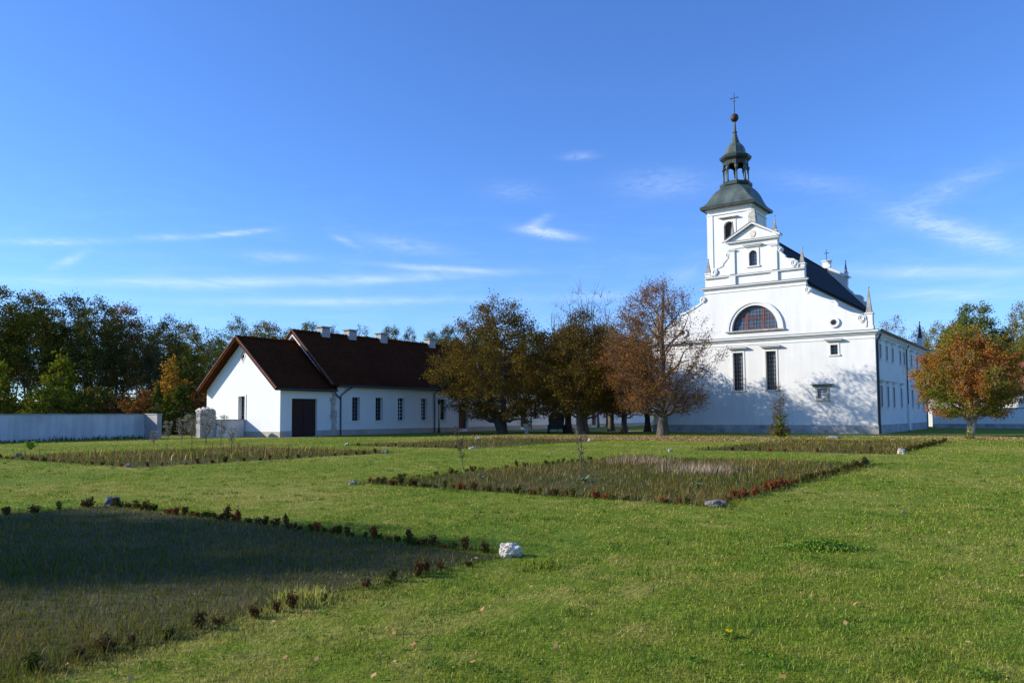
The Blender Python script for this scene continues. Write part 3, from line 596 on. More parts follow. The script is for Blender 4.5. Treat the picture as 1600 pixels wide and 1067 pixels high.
MB().lathe(*TC, [(1.55, 27.3), (1.72, 27.45), (1.80, 27.55), (1.80, 27.86), (1.6, 27.98)], 8, o8, False).build('lantern_deck', M['copper_dark'], tower)
for i in range(8):
    a = o8 + i * math.pi / 4; px, py = TC[0] + 1.34 * math.cos(a), TC[1] + 1.34 * math.sin(a)
    MB().lathe(px, py, [(.17, 27.97), (.17, 28.15), (.115, 28.2), (.11, 29.4), (.18, 29.45), (.23, 29.65), (.2, 29.75)], 8).build('lantern_post', M['copper'], tower)
b = MB()
for i in range(8):                                   # arched panels between the posts
    a0 = o8 + i * math.pi / 4; a1 = a0 + math.pi / 4
    p0 = np.array([TC[0] + 1.36 * math.cos(a0), TC[1] + 1.36 * math.sin(a0)]); p1 = np.array([TC[0] + 1.36 * math.cos(a1), TC[1] + 1.36 * math.sin(a1)]); Lg = np.linalg.norm(p1 - p0); e = (p1 - p0) / Lg; nrm = np.array([e[1], -e[0]])
    Fo = lambda u, d, z, p0=p0, e=e, nrm=nrm: (p0[0] + e[0] * u - nrm[0] * d, p0[1] + e[1] * u - nrm[1] * d, z)
    b.plate(Fo, [(0.0, 29.6)] + [(.12, 29.6)] + list(reversed(arc(Lg / 2, 29.65, Lg / 2 - .12, .42, 0, 180, 10))) + [(Lg - .12, 29.6), (Lg, 29.6), (Lg, 30.6), (0, 30.6)], -.06, .06)
b.build('lantern_arcade', M['copper_dark'], tower)
MB().lathe(*TC, [(1.36, 30.4), (1.52, 30.52), (1.74, 30.75), (1.80, 31.0), (1.5, 31.14)], 8, o8, False).build('lantern_cornice', M['copper_dark'], tower)
MB().lathe(*TC, [(1.62, 31.08), (1.34, 31.22), (1.17, 31.4), (1.13, 31.7), (1.03, 32.08), (.8, 32.42), (.5, 32.6), (.4, 32.62)], 8, o8, False).build('lantern_dome', M['copper'], tower)
MB().lathe(*TC, [(.5, 32.6), (.5, 32.86), (.42, 32.92), (.30, 33.4), (.2, 33.85), (.28, 33.9), (.28, 33.98), (.17, 34.03), (.14, 34.7), (.09, 35.3)], 8, o8, False).build('spire', M['copper'], tower)
MB().lathe(*TC, [(.05, 35.14), (.27, 35.22), (.42, 35.42), (.46, 35.62), (.42, 35.84), (.27, 36.04), (.05, 36.1)], 16).build('ball', M['copper_red'], tower)
b = MB().tube([(TC[0], TC[1], 36.08), (TC[0], TC[1], 38.6)], [.055, .035], 6)
b.box(TC[0] - .42, TC[0] + .42, TC[1] - .03, TC[1] + .03, 37.92, 38.0)
for dx in (-.42, .42): b.box(TC[0] + dx - .05, TC[0] + dx + .05, TC[1] - .035, TC[1] + .035, 37.89, 38.03)
b.box(TC[0] - .16, TC[0] + .16, TC[1] - .032, TC[1] + .032, 37.56, 37.61)
b.build('cross', M['iron'], tower)

# ------------------------------------------------------------------ long white house
HX, HXL, HY, HYM, HYE = -53.69, -64.2, 41.5, 47.3, 112.0
HXC = (HX + HXL) / 2
house = thing('farm_house', 'long low white house with steep dark red tiled roof and ridge chimneys', 'house', (HXC, HY, 0))
FG = face_y(HY); FW = face_x(HX); FM = face_x(HX + .03)
gate = rect(42.7, 45.42, -.05, 3.24)
dia = [(-58.92, 6.55), (-58.62, 7.0), (-58.92, 7.45), (-59.22, 7.0)]
gw = rect(-59.4, -58.48, 1.5, 3.5)
hw = MB().plate(FG, [(HXL, 0), (HX, 0), (HX, 4.2), (HXC, 8.35), (HXL, 4.2)], 0, .5, [gw, dia])
hw.plate(FW, [(HY + .5, 0), (42.7, 0), (42.7, 3.24), (45.42, 3.24), (45.42, 0), (HYM, 0), (HYM, 4.25), (HY + .5, 4.25)], 0, .5)
wins = [49.9, 52.85, 55.85, 59.2, 62.1, 69.6, 72.8, 79.6, 86.5, 90.0, 97.0, 101.0, 105.0]; doors = [(64.65, 66.2), (76.2, 77.5), (83.0, 84.2), (93.2, 94.4)]
hl = [rect(y - .48, y + .48, 1.3, 3.45) for y in wins] + [rect(a, b_, -.0 + .3, 3.1) for a, b_ in doors]
hw.plate(FM, rect(HYM, HYE, 0, 4.75), 0, .5, hl)
hw.box(HXL, HXL + .5, HY + .5, HYE, 0, 4.25).plate(face_y(HYM), [(HXL, 4.0), (HX + .03, 4.0), (HX + .03, 4.72), (HXC, 9.35), (HXL, 4.72)], 0, .4)
hw.plate(face_y(HYE - .5), [(HXL + .5, 0), (HX - .5, 0), (HX - .5, 4.7), (HXC, 9.3), (HXL + .5, 4.7)], 0, .5)
hw.build('wall', M['plaster_house'], house)
b = MB().fbox(FG, HXL - .04, HX + .04, -.04, 0, -.2, .46)
b.fbox(FW, HY, 42.7, -.04, 0, -.2, .5).fbox(FW, 45.42, HYM, -.04, 0, -.2, .5)
seg = [HYM] + [v for d in doors for v in d] + [HYE]
for i in range(0, len(seg), 2): b.fbox(FM, seg[i], seg[i + 1], -.04, 0, -.2, .5)
b.build('plinth', M['plinth_house'], house)
dr = MB().fbox(FW, 42.7, 44.03, .22, .3, .05, 3.24).fbox(FW, 44.07, 45.42, .22, .3, .05, 3.24)
for y in np.arange(42.9, 45.4, .24): dr.fbox(FW, y, y + .03, .20, .23, .06, 3.22)
gt = dr.build('gate', M['door'], house); MB().fbox(FW, 44.12, 44.18, .14, .2, 1.3, 1.5).build('handle', M['iron'], gt)
for a, b_ in doors:
    d_ = MB().fbox(FM, a, b_, .25, .33, .28, 3.1); [d_.fbox(FM, y, y + .02, .235, .26, .3, 3.08) for y in np.arange(a + .15, b_, .2)]
    dd = d_.build('door', M['door_red'], house); MB().fbox(FM, a - .12, a, -.05, .02, .3, 3.22).fbox(FM, b_, b_ + .12, -.05, .02, .3, 3.22).fbox(FM, a, b_, -.05, .02, 3.1, 3.22).build('frame', M['plaster_house'], dd)
for i, y in enumerate(wins): window(FM, house, y - .48, y + .48, 1.3, 3.45, .3, .2, None, 'frame_dark', 3, 6, grid='plaster_house' if i in (2, 3) else 'muntin', gw=.03 if i not in (2, 3) else .05, surround_mat='plaster_house')  # some windows: pale thick muntins stand in for daylight showing through the house
window(FG, house, -59.4, -58.48, 1.5, 3.5, .3, .16, None, 'frame_dark', 3, 6, gw=.04, surround_mat='plaster_house')
av = MB().ring(FG, [(-58.92, 6.4), (-58.5, 7.0), (-58.92, 7.6), (-59.34, 7.0)], dia, -.03, .05).build('attic_vent', M['plaster_house'], house)
MB().plate(FG, dia, .2, .25).build('louvre', M['frame_dark'], av)
def gable_roof(y0, y1, ze, zr, ov, name):
    b = MB(); xc = HXC
    for s in (1, -1):
        half = (HX - HXL) / 2; k = (zr - ze) / half
        b.add(*slab([(xc + s * (half + ov), y0, ze - ov * k + .06), (xc + s * (half + ov), y1, ze - ov * k + .06), (xc, y1, zr + .06), (xc, y0, zr + .06)], .2))
    o = b.build(name, M['tiles'], house)
    cap = MB(); n = int((y1 - y0) / .42)
    for i in range(n): cap.tube([(xc, y0 + (y1 - y0) * i / n, zr + .05), (xc, y0 + (y1 - y0) * (i + 1.06) / n, zr + .09)], [.13, .16], 8)
    cap.build('ridge_tile', M['tiles'], o)
    v = MB()
    for s in (1, -1):
        half = (HX - HXL) / 2 + ov; k = (zr - ze) / ((HX - HXL) / 2)
        m_ = 26
        for i in range(m_):
            xa, xb = xc + s * half * i / m_, xc + s * half * (i + 1.05) / m_
            za, zb = zr + .1 - k * half * i / m_, zr + .13 - k * half * (i + 1.05) / m_
            v.tube([(xa, y0 + .03, za), (xb, y0 + .03, zb)], [.085, .10], 6)
    v.build('verge_tile', M['tiles_verge'], o)
    return o
r1 = gable_roof(HY - .75, HYM + .05, 4.32, 8.60, .42, 'roof')
r2 = gable_roof(HYM - .55, HYE + .4, 4.85, 9.66, .45, 'roof')
b = MB()
for s in (1, -1):
    half = (HX - HXL) / 2; k = (9.66 - 4.85) / half
    b.plate(face_y(HYM - .5), [(HXC + s * half, 4.62), (HXC + s * half, 4.84), (HXC, 9.62), (HXC, 9.22)], .0, .5)
b.build('verge_board', M['plaster_house'], r2)
MB().plate(face_y(HYM + .1), [(HXL, 8.0), (HX, 8.0)][:0] + [(HXC - 1.9, 7.95), (HXC + 1.9, 7.95), (HXC, 9.5)], -.12, .0).build('gable_boards', M['soffit'], r2)
for yc in (50.55, 54.0, 58.4, 66.0, 72.5, 80.0, 92.0):
    wy, wx = 1.0, .8
    ch = MB().box(HXC - wx / 2, HXC + wx / 2, yc - wy / 2, yc + wy / 2, 9.1, 10.12)
    for i in range(4):
        yy = yc - wy / 2 + .02 + i * (wy - .2) / 3; ch.box(HXC - wx / 2, HXC + wx / 2, yy, yy + .16, 10.12, 10.30)
    c_ = ch.build('chimney', M['plaster_grey'], r2)
    MB().box(HXC - wx / 2 - .1, HXC + wx / 2 + .1, yc - wy / 2 - .12, yc + wy / 2 + .12, 10.30, 10.40).build('chimney_cap', M['stone'], r2)
    MB().box(HXC - wx / 2 + .1, HXC + wx / 2 - .1, yc - wy / 2 + .1, yc + wy / 2 - .1, 10.12, 10.28).build('flue', M['reveal'], r2)
MB().tube([(HX + .62, HYM + .1, 4.42), (HX + .62, HYE, 4.42)], .08, 8).build('gutter', M['pipe'], house)
MB().tube([(HX + .55, HY - .6, 3.98), (HX + .55, HYM, 3.98)], .07, 8).build('gutter', M['pipe'], house)
downpipe(house, [(HX + .62, 49.1, 4.4), (HX + .4, 48.6, 4.1), (HX + .14, 48.0, 3.55), (HX + .14, 48.0, 0)], .065)
downpipe(house, [(HX + .55, 46.9, 3.95), (HX + .3, 47.2, 3.8), (HX + .14, 47.9, 3.3)], .055)
for y in (60.75, 78.4, 99.0): downpipe(house, [(HX + .62, y, 4.4), (HX + .12, y, 4.0), (HX + .12, y, 0)], .06)
qb = MB(); rq = np.random.default_rng(3); z = .5
while z < 3.5:
    h = rq.uniform(.22, .4); wq = rq.uniform(.2, .7); qb.fbox(FW, HYM - wq, HYM + .02, -.05, .03, z, z + h - .02); qb.fbox(FM, HYM, HYM + rq.uniform(.1, .4), -.04, .03, z, z + h - .02); z += h
qb.build('corner_stones', M['stone_pale'], house)
# ------------------------------------------------------------------ garden walls, gate pier, far house
WX = -61.6
gwl = thing('garden_wall', 'long stained grey garden wall on the left with woods behind it', 'wall', (WX, 20, 0))
MB().box(WX - .4, WX, -8, 34.6, -.2, 1.94).build('wall', M['plaster_old'], gwl); MB().box(WX - .46, WX + .06, -8, 34.66, 1.94, 2.02).build('coping', M['stone'], gwl)
MB().box(WX, WX + 1.9, 34.2, 34.6, -.2, 1.94).build('return_wall', M['render_grey'], gwl)
MB().box(WX + .062, WX + 1.96, 34.14, 34.66, 1.94, 2.01).build('return_coping', M['stone'], gwl)
pier = thing('gate_pier', 'weathered gate pier with tiled top beside the house gable', 'gate pier', (-58.9, 38.4, 0))
MB().box(-59.2, -58.6, 37.3, 38.75, -.2, 2.15).build('pier', M['render_grey'], pier)
b = MB()
for i in range(4): y = 37.25 + i * .38; b.tube([(-59.3, y + .15, 2.18), (-58.9, y + .15, 2.34 + .1 * (i in (1, 2))), (-58.5, y + .15, 2.18)], [.13, .15, .13], 7)
b.build('coping_tile', M['stone_pale'], pier)
lowall = thing('low_wall', 'short low grey wall joining the gate pier to the house', 'wall', (-58.6, 40.6, 0))
MB().box(-58.85, -58.4, 38.75, 41.42, -.2, 1.42).build('wall', M['plaster_old'], lowall); MB().box(-58.9, -58.35, 38.75, 41.42, 1.42, 1.5).build('coping', M['stone'], lowall)
rw = thing('garden_wall', 'plain shaded garden wall on the right behind the orange green tree', 'wall', (2, 100, 0))
MB().box(XR + .1, 45, 100, 100.4, -.2, 2.15).build('wall', M['plaster'], rw); MB().box(XR + .1, 45.1, 99.93, 100.47, 2.15, 2.24).build('coping', M['stone'], rw)
MB().box(XR + .1, 45, 99.94, 100, -.2, .5).build('plinth', M['plinth'], rw)
FA = face_y(112)
ann = thing('outbuilding', 'low white building with orange red tiled roof behind the right garden wall', 'house', (0, 115, 0))
MB().plate(FA, rect(-20, 10.5, 0, 4.3), 0, .4, [rect(x - .5, x + .5, 1.6, 3.3) for x in (-8, -2, 4)]).box(10.1, 10.5, 112.4, 121, 0, 4.3).build('wall', M['plaster'], ann)
b = MB().add(*slab([(-20.5, 111.4, 4.1), (11, 111.4, 4.1), (11, 116.5, 8.1), (-20.5, 116.5, 8.1)], .2)).add(*slab([(-20.5, 121.6, 4.1), (11, 121.6, 4.1), (11, 116.5, 8.1), (-20.5, 116.5, 8.1)], .2))
ar = b.build('roof', M['tiles_red'], ann)
MB().box(7.1, 8.1, 115.6, 116.6, 7.3, 9.2).box(7.0, 8.2, 115.5, 116.7, 9.2, 9.32).build('chimney', M['plaster'], ar)
for x in (-8, -2, 4): window(FA, ann, x - .5, x + .5, 1.6, 3.3, .2, None, None, 'frame_brown', 2, 3)
# street lamp by the house
lp = gp(676, 691)
lp = (-52.0, 59.6)
lamp = thing('street_lamp', 'old dark lantern post standing in front of the long white house', 'street lamp', (lp[0], lp[1], 0))
MB().lathe(*lp, [(.16, 0), (.16, .25), (.09, .4), (.06, 1.2), (.08, 1.25), (.045, 1.35), (.04, 2.75), (.08, 2.8)], 10).build('post', M['iron'], lamp)
ln = MB().lathe(*lp, [(.06, 2.78), (.11, 2.86), (.17, 3.2), (.13, 3.2)], 6, 0, False).build('lantern', M['iron'], lamp); MB().lathe(*lp, [(.21, 3.19), (.1, 3.34), (.03, 3.44), (.02, 3.52)], 6, 0, False).build('lantern_roof', M['iron'], lamp)
# flower pot and covered cart in the shade
px, py = at_depth(823, 660, 72)
pot = thing('flower_pot', 'pale stone flower pot with a dark plant by the house wall', 'flower pot', (px, py, 0))
MB().lathe(px, py, [(.22, 0), (.24, .08), (.12, .18), (.13, .4), (.3, .62), (.36, .9), (.38, .92), (.3, .93), (.28, .8)], 14).build('pot', M['stone_pale'], pot)
cx, cy = at_depth(869, 662, 73)
cart = thing('covered_cart', 'dark covered cart standing in shade between two tree trunks', 'cart', (cx, cy, 0))
b = MB(); ex = np.array([CR[0], CR[1]]) / np.hypot(CR[0], CR[1]); ey = np.array([-ex[1], ex[0]])
Fc = lambda u, d, z: (cx + ex[0] * u + ey[0] * d, cy + ex[1] * u + ey[1] * d, z)
b.plate(Fc, [(-.62, .62), (.62, .62), (.7, 1.3)] + arc(0, 1.3, .7, .75, 8, 172, 12) + [(-.7, 1.3)], -1.2, 1.0); b.build('cover', M['wood_dark'], cart)
b = MB().plate(Fc, rect(-.58, .58, .42, .61), -1.35, 1.1); b.build('bed', M['wood_dark'], cart)
for sx_ in (-.72, .72):
    for dy in (-.8, .7):
        F2 = lambda u, d, z, sx_=sx_: Fc(sx_ + d, u, z)
        wh = MB().ring(F2, arc(dy, .42, .42, .42, 0, 345, 23), arc(dy, .42, .35, .35, 0, 345, 23), -.04, .04)
        for q in range(8): a = q * math.pi / 4; wh.strip(F2, [(dy + .05 * math.cos(a), .42 + .05 * math.sin(a)), (dy + .37 * math.cos(a), .42 + .37 * math.sin(a))], .05, -.025, .025)
        wh.plate(F2, arc(dy, .42, .07, .07, 0, 330, 11), -.07, .07); wh.build('wheel', M['wood_dark'], cart)
MB().tube([Fc(0, -1.3, .5), Fc(0, -2.2, .35)], .05, 6).build('shaft', M['wood_dark'], cart)

# ------------------------------------------------------------------ vegetation generators
def tubes_np(paths, n):
    """paths: list of (pts (k,3), radii (k,)) -> V, F quads"""
    Vs, Fs, o = [], [], 0
    for P, r in paths:
        P = np.asarray(P, float); k = len(P); T = np.gradient(P, axis=0); T /= np.linalg.norm(T, axis=1)[:, None] + 1e-9
        a = np.where(np.abs(T[:, :1]) < .8, np.array([[1., 0, 0]]), np.array([[0, 1., 0]]))
        X = np.cross(T, a); X /= np.linalg.norm(X, axis=1)[:, None] + 1e-9; Y = np.cross(T, X)
        q = np.arange(n) * 2 * np.pi / n
        ring = P[:, None] + np.asarray(r)[:, None, None] * (np.cos(q)[None, :, None] * X[:, None] + np.sin(q)[None, :, None] * Y[:, None])
        Vs.append(ring.reshape(-1, 3)); i = np.arange(k - 1)[:, None] * n; j = np.arange(n)[None]; jn = (j + 1) % n
        Fs.append(np.stack([i + j, i + jn, i + n + jn, i + n + j], -1).reshape(-1, 4) + o); o += k * n
    return np.concatenate(Vs), np.concatenate(Fs)
def leaf_quads(rng, P, size, droop=.3):
    """leaf-shaped quads (rhombus) at points P with random attitudes"""
    n = len(P); a = rng.uniform(0, 2 * np.pi, n); tl = rng.normal(-droop, .55, n)
    u = np.stack([np.cos(a) * np.cos(tl), np.sin(a) * np.cos(tl), np.sin(tl)], 1)
    r = rng.normal(size=(n, 3)); v = np.cross(u, r); v /= np.linalg.norm(v, axis=1)[:, None] + 1e-9
    s = (size * rng.uniform(.6, 1.25, n))[:, None]
    V = np.stack([P - u * s * .5, P + v * s * .32 - u * s * .05, P + u * s * .5, P - v * s * .32 - u * s * .05], 1).reshape(-1, 3)
    return V, np.arange(n * 4).reshape(n, 4)
def bez(a, b, c, n):
    t = np.linspace(0, 1, n)[:, None]; return (1 - t) ** 2 * a + 2 * t * (1 - t) * b + t * t * c
def make_tree(seed, H, R_, base, prof, trunk_r, n_limb=12, n_clu=160, per=80, leaf=.13, spread=.45, flat=.7, lean=(0, 0), upright=.5, inner=.35, fork=.75, twigs=2, drop=None, tw_len=.5, multi=1):
    """returns wood (V,F) and leaf (V,F). prof(t) = crown radius (0..1) at relative crown height t."""
    rng = np.random.default_rng(seed); top = np.array([lean[0] * H, lean[1] * H, H * fork])
    k = 10; t = np.linspace(0, 1, k)[:, None]; paths = []; pool_p, pool_r = [], []
    stems = []
    for s in range(multi):
        off = np.array([0, 0, 0.]) if multi == 1 else np.array([rng.normal(0, R_ * .35), rng.normal(0, R_ * .35), H * rng.uniform(-.12, .0)])
        axis = t * (top + off) + np.concatenate([rng.normal(0, .012 * H, (k, 2)).cumsum(0) * .5 * t, np.zeros((k, 1))], 1)
        rr = trunk_r * (1 - .82 * t[:, 0]) * (1 + .4 * np.exp(-t[:, 0] * 30)) * (1 if multi == 1 else .72)
        paths.append((axis, rr)); stems.append((axis, rr))
        m = axis[:, 2] > base * .8
        pool_p.append(axis[m]); pool_r.append(rr[m])
    def at_h(st, z):
        ax, r = st; i = np.interp(z, ax[:, 2], np.arange(k)); return np.array([np.interp(i, np.arange(k), ax[:, d]) for d in range(3)]), np.interp(i, np.arange(k), r)
    golden = 2.399963
    for i in range(n_limb):
        tt = (i + .5) / n_limb; z = base + (H - base) * (tt * .9 + .04); a = i * golden + rng.normal(0, .3)
        rad = R_ * prof(min(.99, tt * .9 + .06)) * rng.uniform(.7, .98)
        end = np.array([rad * math.cos(a) + lean[0] * z, rad * math.sin(a) + lean[1] * z, z])
        st = stems[i % len(stems)]; z0 = max(base * .82, min(H * fork * .96, z - rad * (.25 + upright) - .2)); p0, r0 = at_h(st, z0)
        mid = p0 + (end - p0) * .5 + np.array([0, 0, (-.12 + .0) * rad]) + rng.normal(0, .05 * rad, 3)
        B = bez(p0, mid, end, 9) + np.concatenate([np.zeros((1, 3)), rng.normal(0, .02 * rad + .02, (8, 3))]); r = np.linspace(min(r0 * .5, trunk_r * .27), .012, 9)
        paths.append((B, r)); pool_p.append(B[2:]); pool_r.append(r[2:])
        for q in range(2):                              # side limbs
            j = rng.integers(3, 7); e2 = B[j] + np.array([rng.normal(0, .35 * rad), rng.normal(0, .35 * rad), rng.uniform(.05, .45) * rad])
            B2 = bez(B[j], (B[j] + e2) / 2 + rng.normal(0, .06 * rad, 3), e2, 6); r2 = np.linspace(r[j] * .6, .012, 6)
            paths.append((B2, r2)); pool_p.append(B2[1:]); pool_r.append(r2[1:])
    PP = np.concatenate(pool_p); PR = np.concatenate(pool_r)
    tt = rng.uniform(0, 1, n_clu * 3); pr = np.array([prof(x) for x in tt]); keep = rng.uniform(0, 1, len(tt)) < pr ** 1.5 + .03; tt, pr = tt[keep][:n_clu], pr[keep][:n_clu]
    a = rng.uniform(0, 2 * np.pi, len(tt)); rad = R_ * pr * (inner + (1 - inner) * rng.uniform(0, 1, len(tt)) ** .55) * rng.uniform(.86, 1.06, len(tt)); z = base + (H - base) * tt
    CL = np.stack([rad * np.cos(a) + lean[0] * z, rad * np.sin(a) + lean[1] * z, z], 1)
    if drop is not None: CL = CL[[not drop(p) for p in CL]]
    fine = []
    LP = []
    for p in CL:
        d = np.linalg.norm(PP - p, axis=1) + np.maximum(0, PP[:, 2] - p[2]) * 1.5; j = int(np.argmin(d)); q = PP[j]
        B = bez(q, q + (p - q) * np.array([.6, .6, .25]) + rng.normal(0, .05, 3), p, 5); fine.append((B, np.linspace(min(PR[j] * .6, .03), .008, 5)))
        tips = [p]
        for _ in range(twigs):
            dirn = rng.normal(size=3) * .5 + np.array([p[0] / (R_ + .1), p[1] / (R_ + .1), .6]); e = p + dirn / np.linalg.norm(dirn) * spread * rng.uniform(.8, 1.5) * tw_len / .5
            fine.append((np.stack([B[3], p * .6 + e * .4, e]), np.array([.012, .009, .004]))); tips.append(e)
        n = int(per * rng.uniform(.45, 1.4)); tp = np.array(tips); w = rng.uniform(0, 1, n)[:, None]; e = tp[rng.integers(0, len(tp), n)]
        LP.append(p + (e - p) * w + rng.normal(size=(n, 3)) * np.array([spread, spread, spread * flat]) * .55)
    V1, F1 = tubes_np(paths, 7); V2, F2 = tubes_np(fine, 3)
    wood = (np.concatenate([V1, V2]), np.concatenate([F1, F2 + len(V1)]))
    LP = np.concatenate(LP) if per > 0 else np.zeros((0, 3)); LP[:, 2] = np.maximum(LP[:, 2], .12)
    return wood, leaf_quads(rng, LP, leaf)
def tree_mesh(seed, leafmat, bark='bark', **k):
    w, l = make_tree(seed, **k); return np_mesh('trunk', w[0], w[1], M[bark], True), (np_mesh('crown', l[0], l[1], L[leafmat]) if len(l[1]) else None)
def plant(meshes, name, label, cat, x, y, rot=0.0, scale=1.0, group=None, crown=None, sz=None):
    o = thing(name, label, cat, (x, y, 0), group); o.rotation_euler = (0, 0, rot); o.scale = (scale, scale, sz or scale)
    t = bpy.data.objects.new('trunk', meshes[0]); C.objects.link(t); t.parent = o
    if meshes[1] is not None:
        c = bpy.data.objects.new('crown', meshes[1]); C.objects.link(c); c.parent = o
        if crown: c.material_slots[0].link = 'OBJECT'; c.material_slots[0].material = L[crown]
    return o
dome = lambda t: max(.05, math.sin(math.pi * min(1, (t * .86 + .12))) ** .6)
broad = lambda t: max(.04, (1 - abs(t - .32) ** 1.7 / .68 ** 1.7 * .97) if t > .32 else .62 + .38 * t / .32)
egg = lambda t: max(.04, math.sin(math.pi * (t ** .75) * .94 + .12) ** .75)
column = lambda t: max(.05, min(1, (t + .05) * 6) * (1 - t ** 3) ** .6)

# main trees on the lawn
T1 = tree_mesh(11, 'olive', H=13.2, R_=7.0, base=1.5, prof=broad, trunk_r=.5, n_limb=22, n_clu=760, per=90, leaf=.175, spread=.55, lean=(-.035, .0), upright=.6, multi=3, inner=.25)
x, y = gp(786, 677.2); plant(T1, 'bronze_tree', 'big broad olive bronze tree with several stems in front of the long house', 'tree', x, y, .4)
T2 = tree_mesh(12, 'brown', H=11.2, R_=4.6, base=1.7, prof=broad, trunk_r=.42, n_limb=16, n_clu=500, per=74, leaf=.155, spread=.5, upright=.6, inner=.2)
x, y = gp(912, 678); plant(T2, 'brown_tree', 'brownish tree with yellow lower leaves and straight trunk between the bronze and the rusty tree', 'tree', x, y, 1.0)
_rs = np.random.default_rng(4); _q = (math.cos(2.2) * CR[0] + math.sin(2.2) * CR[1], -math.sin(2.2) * CR[0] + math.cos(2.2) * CR[1])   # picture right in the tree's own frame
sparse_right = lambda p: _rs.uniform() < (.72 if p[0] * _q[0] + p[1] * _q[1] > .6 and p[2] > 3.6 else .03)
T3 = tree_mesh(13, 'rust', H=12.7, R_=5.2, base=1.9, prof=lambda t: max(.05, broad(t) if t < .35 else broad(t) ** .7), trunk_r=.40, n_limb=26, n_clu=980, per=46, leaf=.13, drop=sparse_right, spread=.5, upright=.85, inner=.3, fork=.92, twigs=4, tw_len=.7)
x, y = gp(1036, 680.1); plant(T3, 'rusty_tree', 'tall rusty tree, leafy left and half bare right, before the church corner', 'tree', x, y, 2.2)
T3b = tree_mesh(23, 'rust', H=9.4, R_=3.9, base=1.8, prof=broad, trunk_r=.3, n_limb=14, n_clu=330, per=70, leaf=.15, spread=.5, upright=.6)
x, y = at_depth(975, 672, 73); plant(T3b, 'rusty_tree', 'dense orange brown tree standing far behind, left of the tall rusty tree', 'tree', x, y, .7)
T4 = tree_mesh(14, 'orange_green', 'bark_pale', H=7.8, R_=3.75, base=1.4, prof=lambda t: broad(min(1, t * .92)), trunk_r=.24, n_limb=20, n_clu=600, per=100, leaf=.135, spread=.42, upright=.55, inner=.25, multi=2, flat=.45)
x, y = gp(1517, 682); plant(T4, 'autumn_maple', 'round orange and green autumn tree with pale forked trunk right of the church', 'tree', x, y, 1.5)
rng = np.random.default_rng(77)
TB = tree_mesh(24, 'brown', H=10.5, R_=3.9, base=2.2, prof=broad, trunk_r=.36, n_limb=14, n_clu=300, per=70, leaf=.17, spread=.55)
for (px, D, s, lab, cr) in ((888, 76, 1.0, 'shaded tree with two stems right of the dark covered cart', None), (905, 69, .9, 'shaded tree with a broad leaning trunk just behind the brown tree', 'olive'), (1012, 79, .9, 'shaded tree trunk close to the left corner of the church', 'rust'), (955, 82, .95, 'shaded tree with dark brown crown deep behind the brown and rusty trees', 'olive')):
    x, y = at_depth(px, 667, D); plant(TB, 'shaded_tree', lab, 'tree', x, y, px * .7, s, None, cr)
# sapling in front of the church wall
S1 = tree_mesh(31, 'brown', H=3.7, R_=.72, base=.25, prof=lambda t: max(.1, 1 - t * .8), trunk_r=.04, n_limb=12, n_clu=80, per=13, leaf=.10, spread=.2, upright=.9, fork=.95, twigs=3, tw_len=.8)
x, y = gp(1219, 684); plant(S1, 'sapling', 'slim bare topped sapling in front of the white church wall', 'sapling', x, y)
lowm = tree_mesh(32, 'lime', H=1.25, R_=.42, base=.05, prof=lambda t: max(.1, 1 - t * .7), trunk_r=.02, n_limb=8, n_clu=40, per=22, leaf=.11, spread=.16, upright=.9)
plant(lowm, 'shrub', 'yellow green leafy shoots around the foot of the bare topped sapling', 'shrub', x + .05, y - .1, 0, 1.35)
x, y = gp(1516, 687); plant(lowm, 'shrub', 'yellow suckers at the foot of the orange and green autumn tree', 'shrub', x, y, .5, .62)
# twiggy young plants in the middle beds
S2 = tree_mesh(33, 'crimson', H=1.35, R_=.2, base=.3, prof=lambda t: .4 + .6 * t, trunk_r=.012, n_limb=5, n_clu=18, per=6, leaf=.06, spread=.08, upright=1.1, fork=.97, lean=(-.10, -.08), twigs=1)
x, y = gp(724, 733); plant(S2, 'sapling', 'thin leaning crimson leaved sapling at the back left edge of the middle bed', 'sapling', x, y)
S3 = tree_mesh(34, 'crimson', H=1.15, R_=.22, base=.2, prof=lambda t: .4 + .6 * t, trunk_r=.016, n_limb=7, n_clu=14, per=0, leaf=.06, spread=.12, upright=1.2, fork=.97, twigs=2)
x, y = gp(908, 730); plant(S3, 'bare_shrub', 'bare dark twiggy young shrub in the middle bed', 'shrub', x, y)

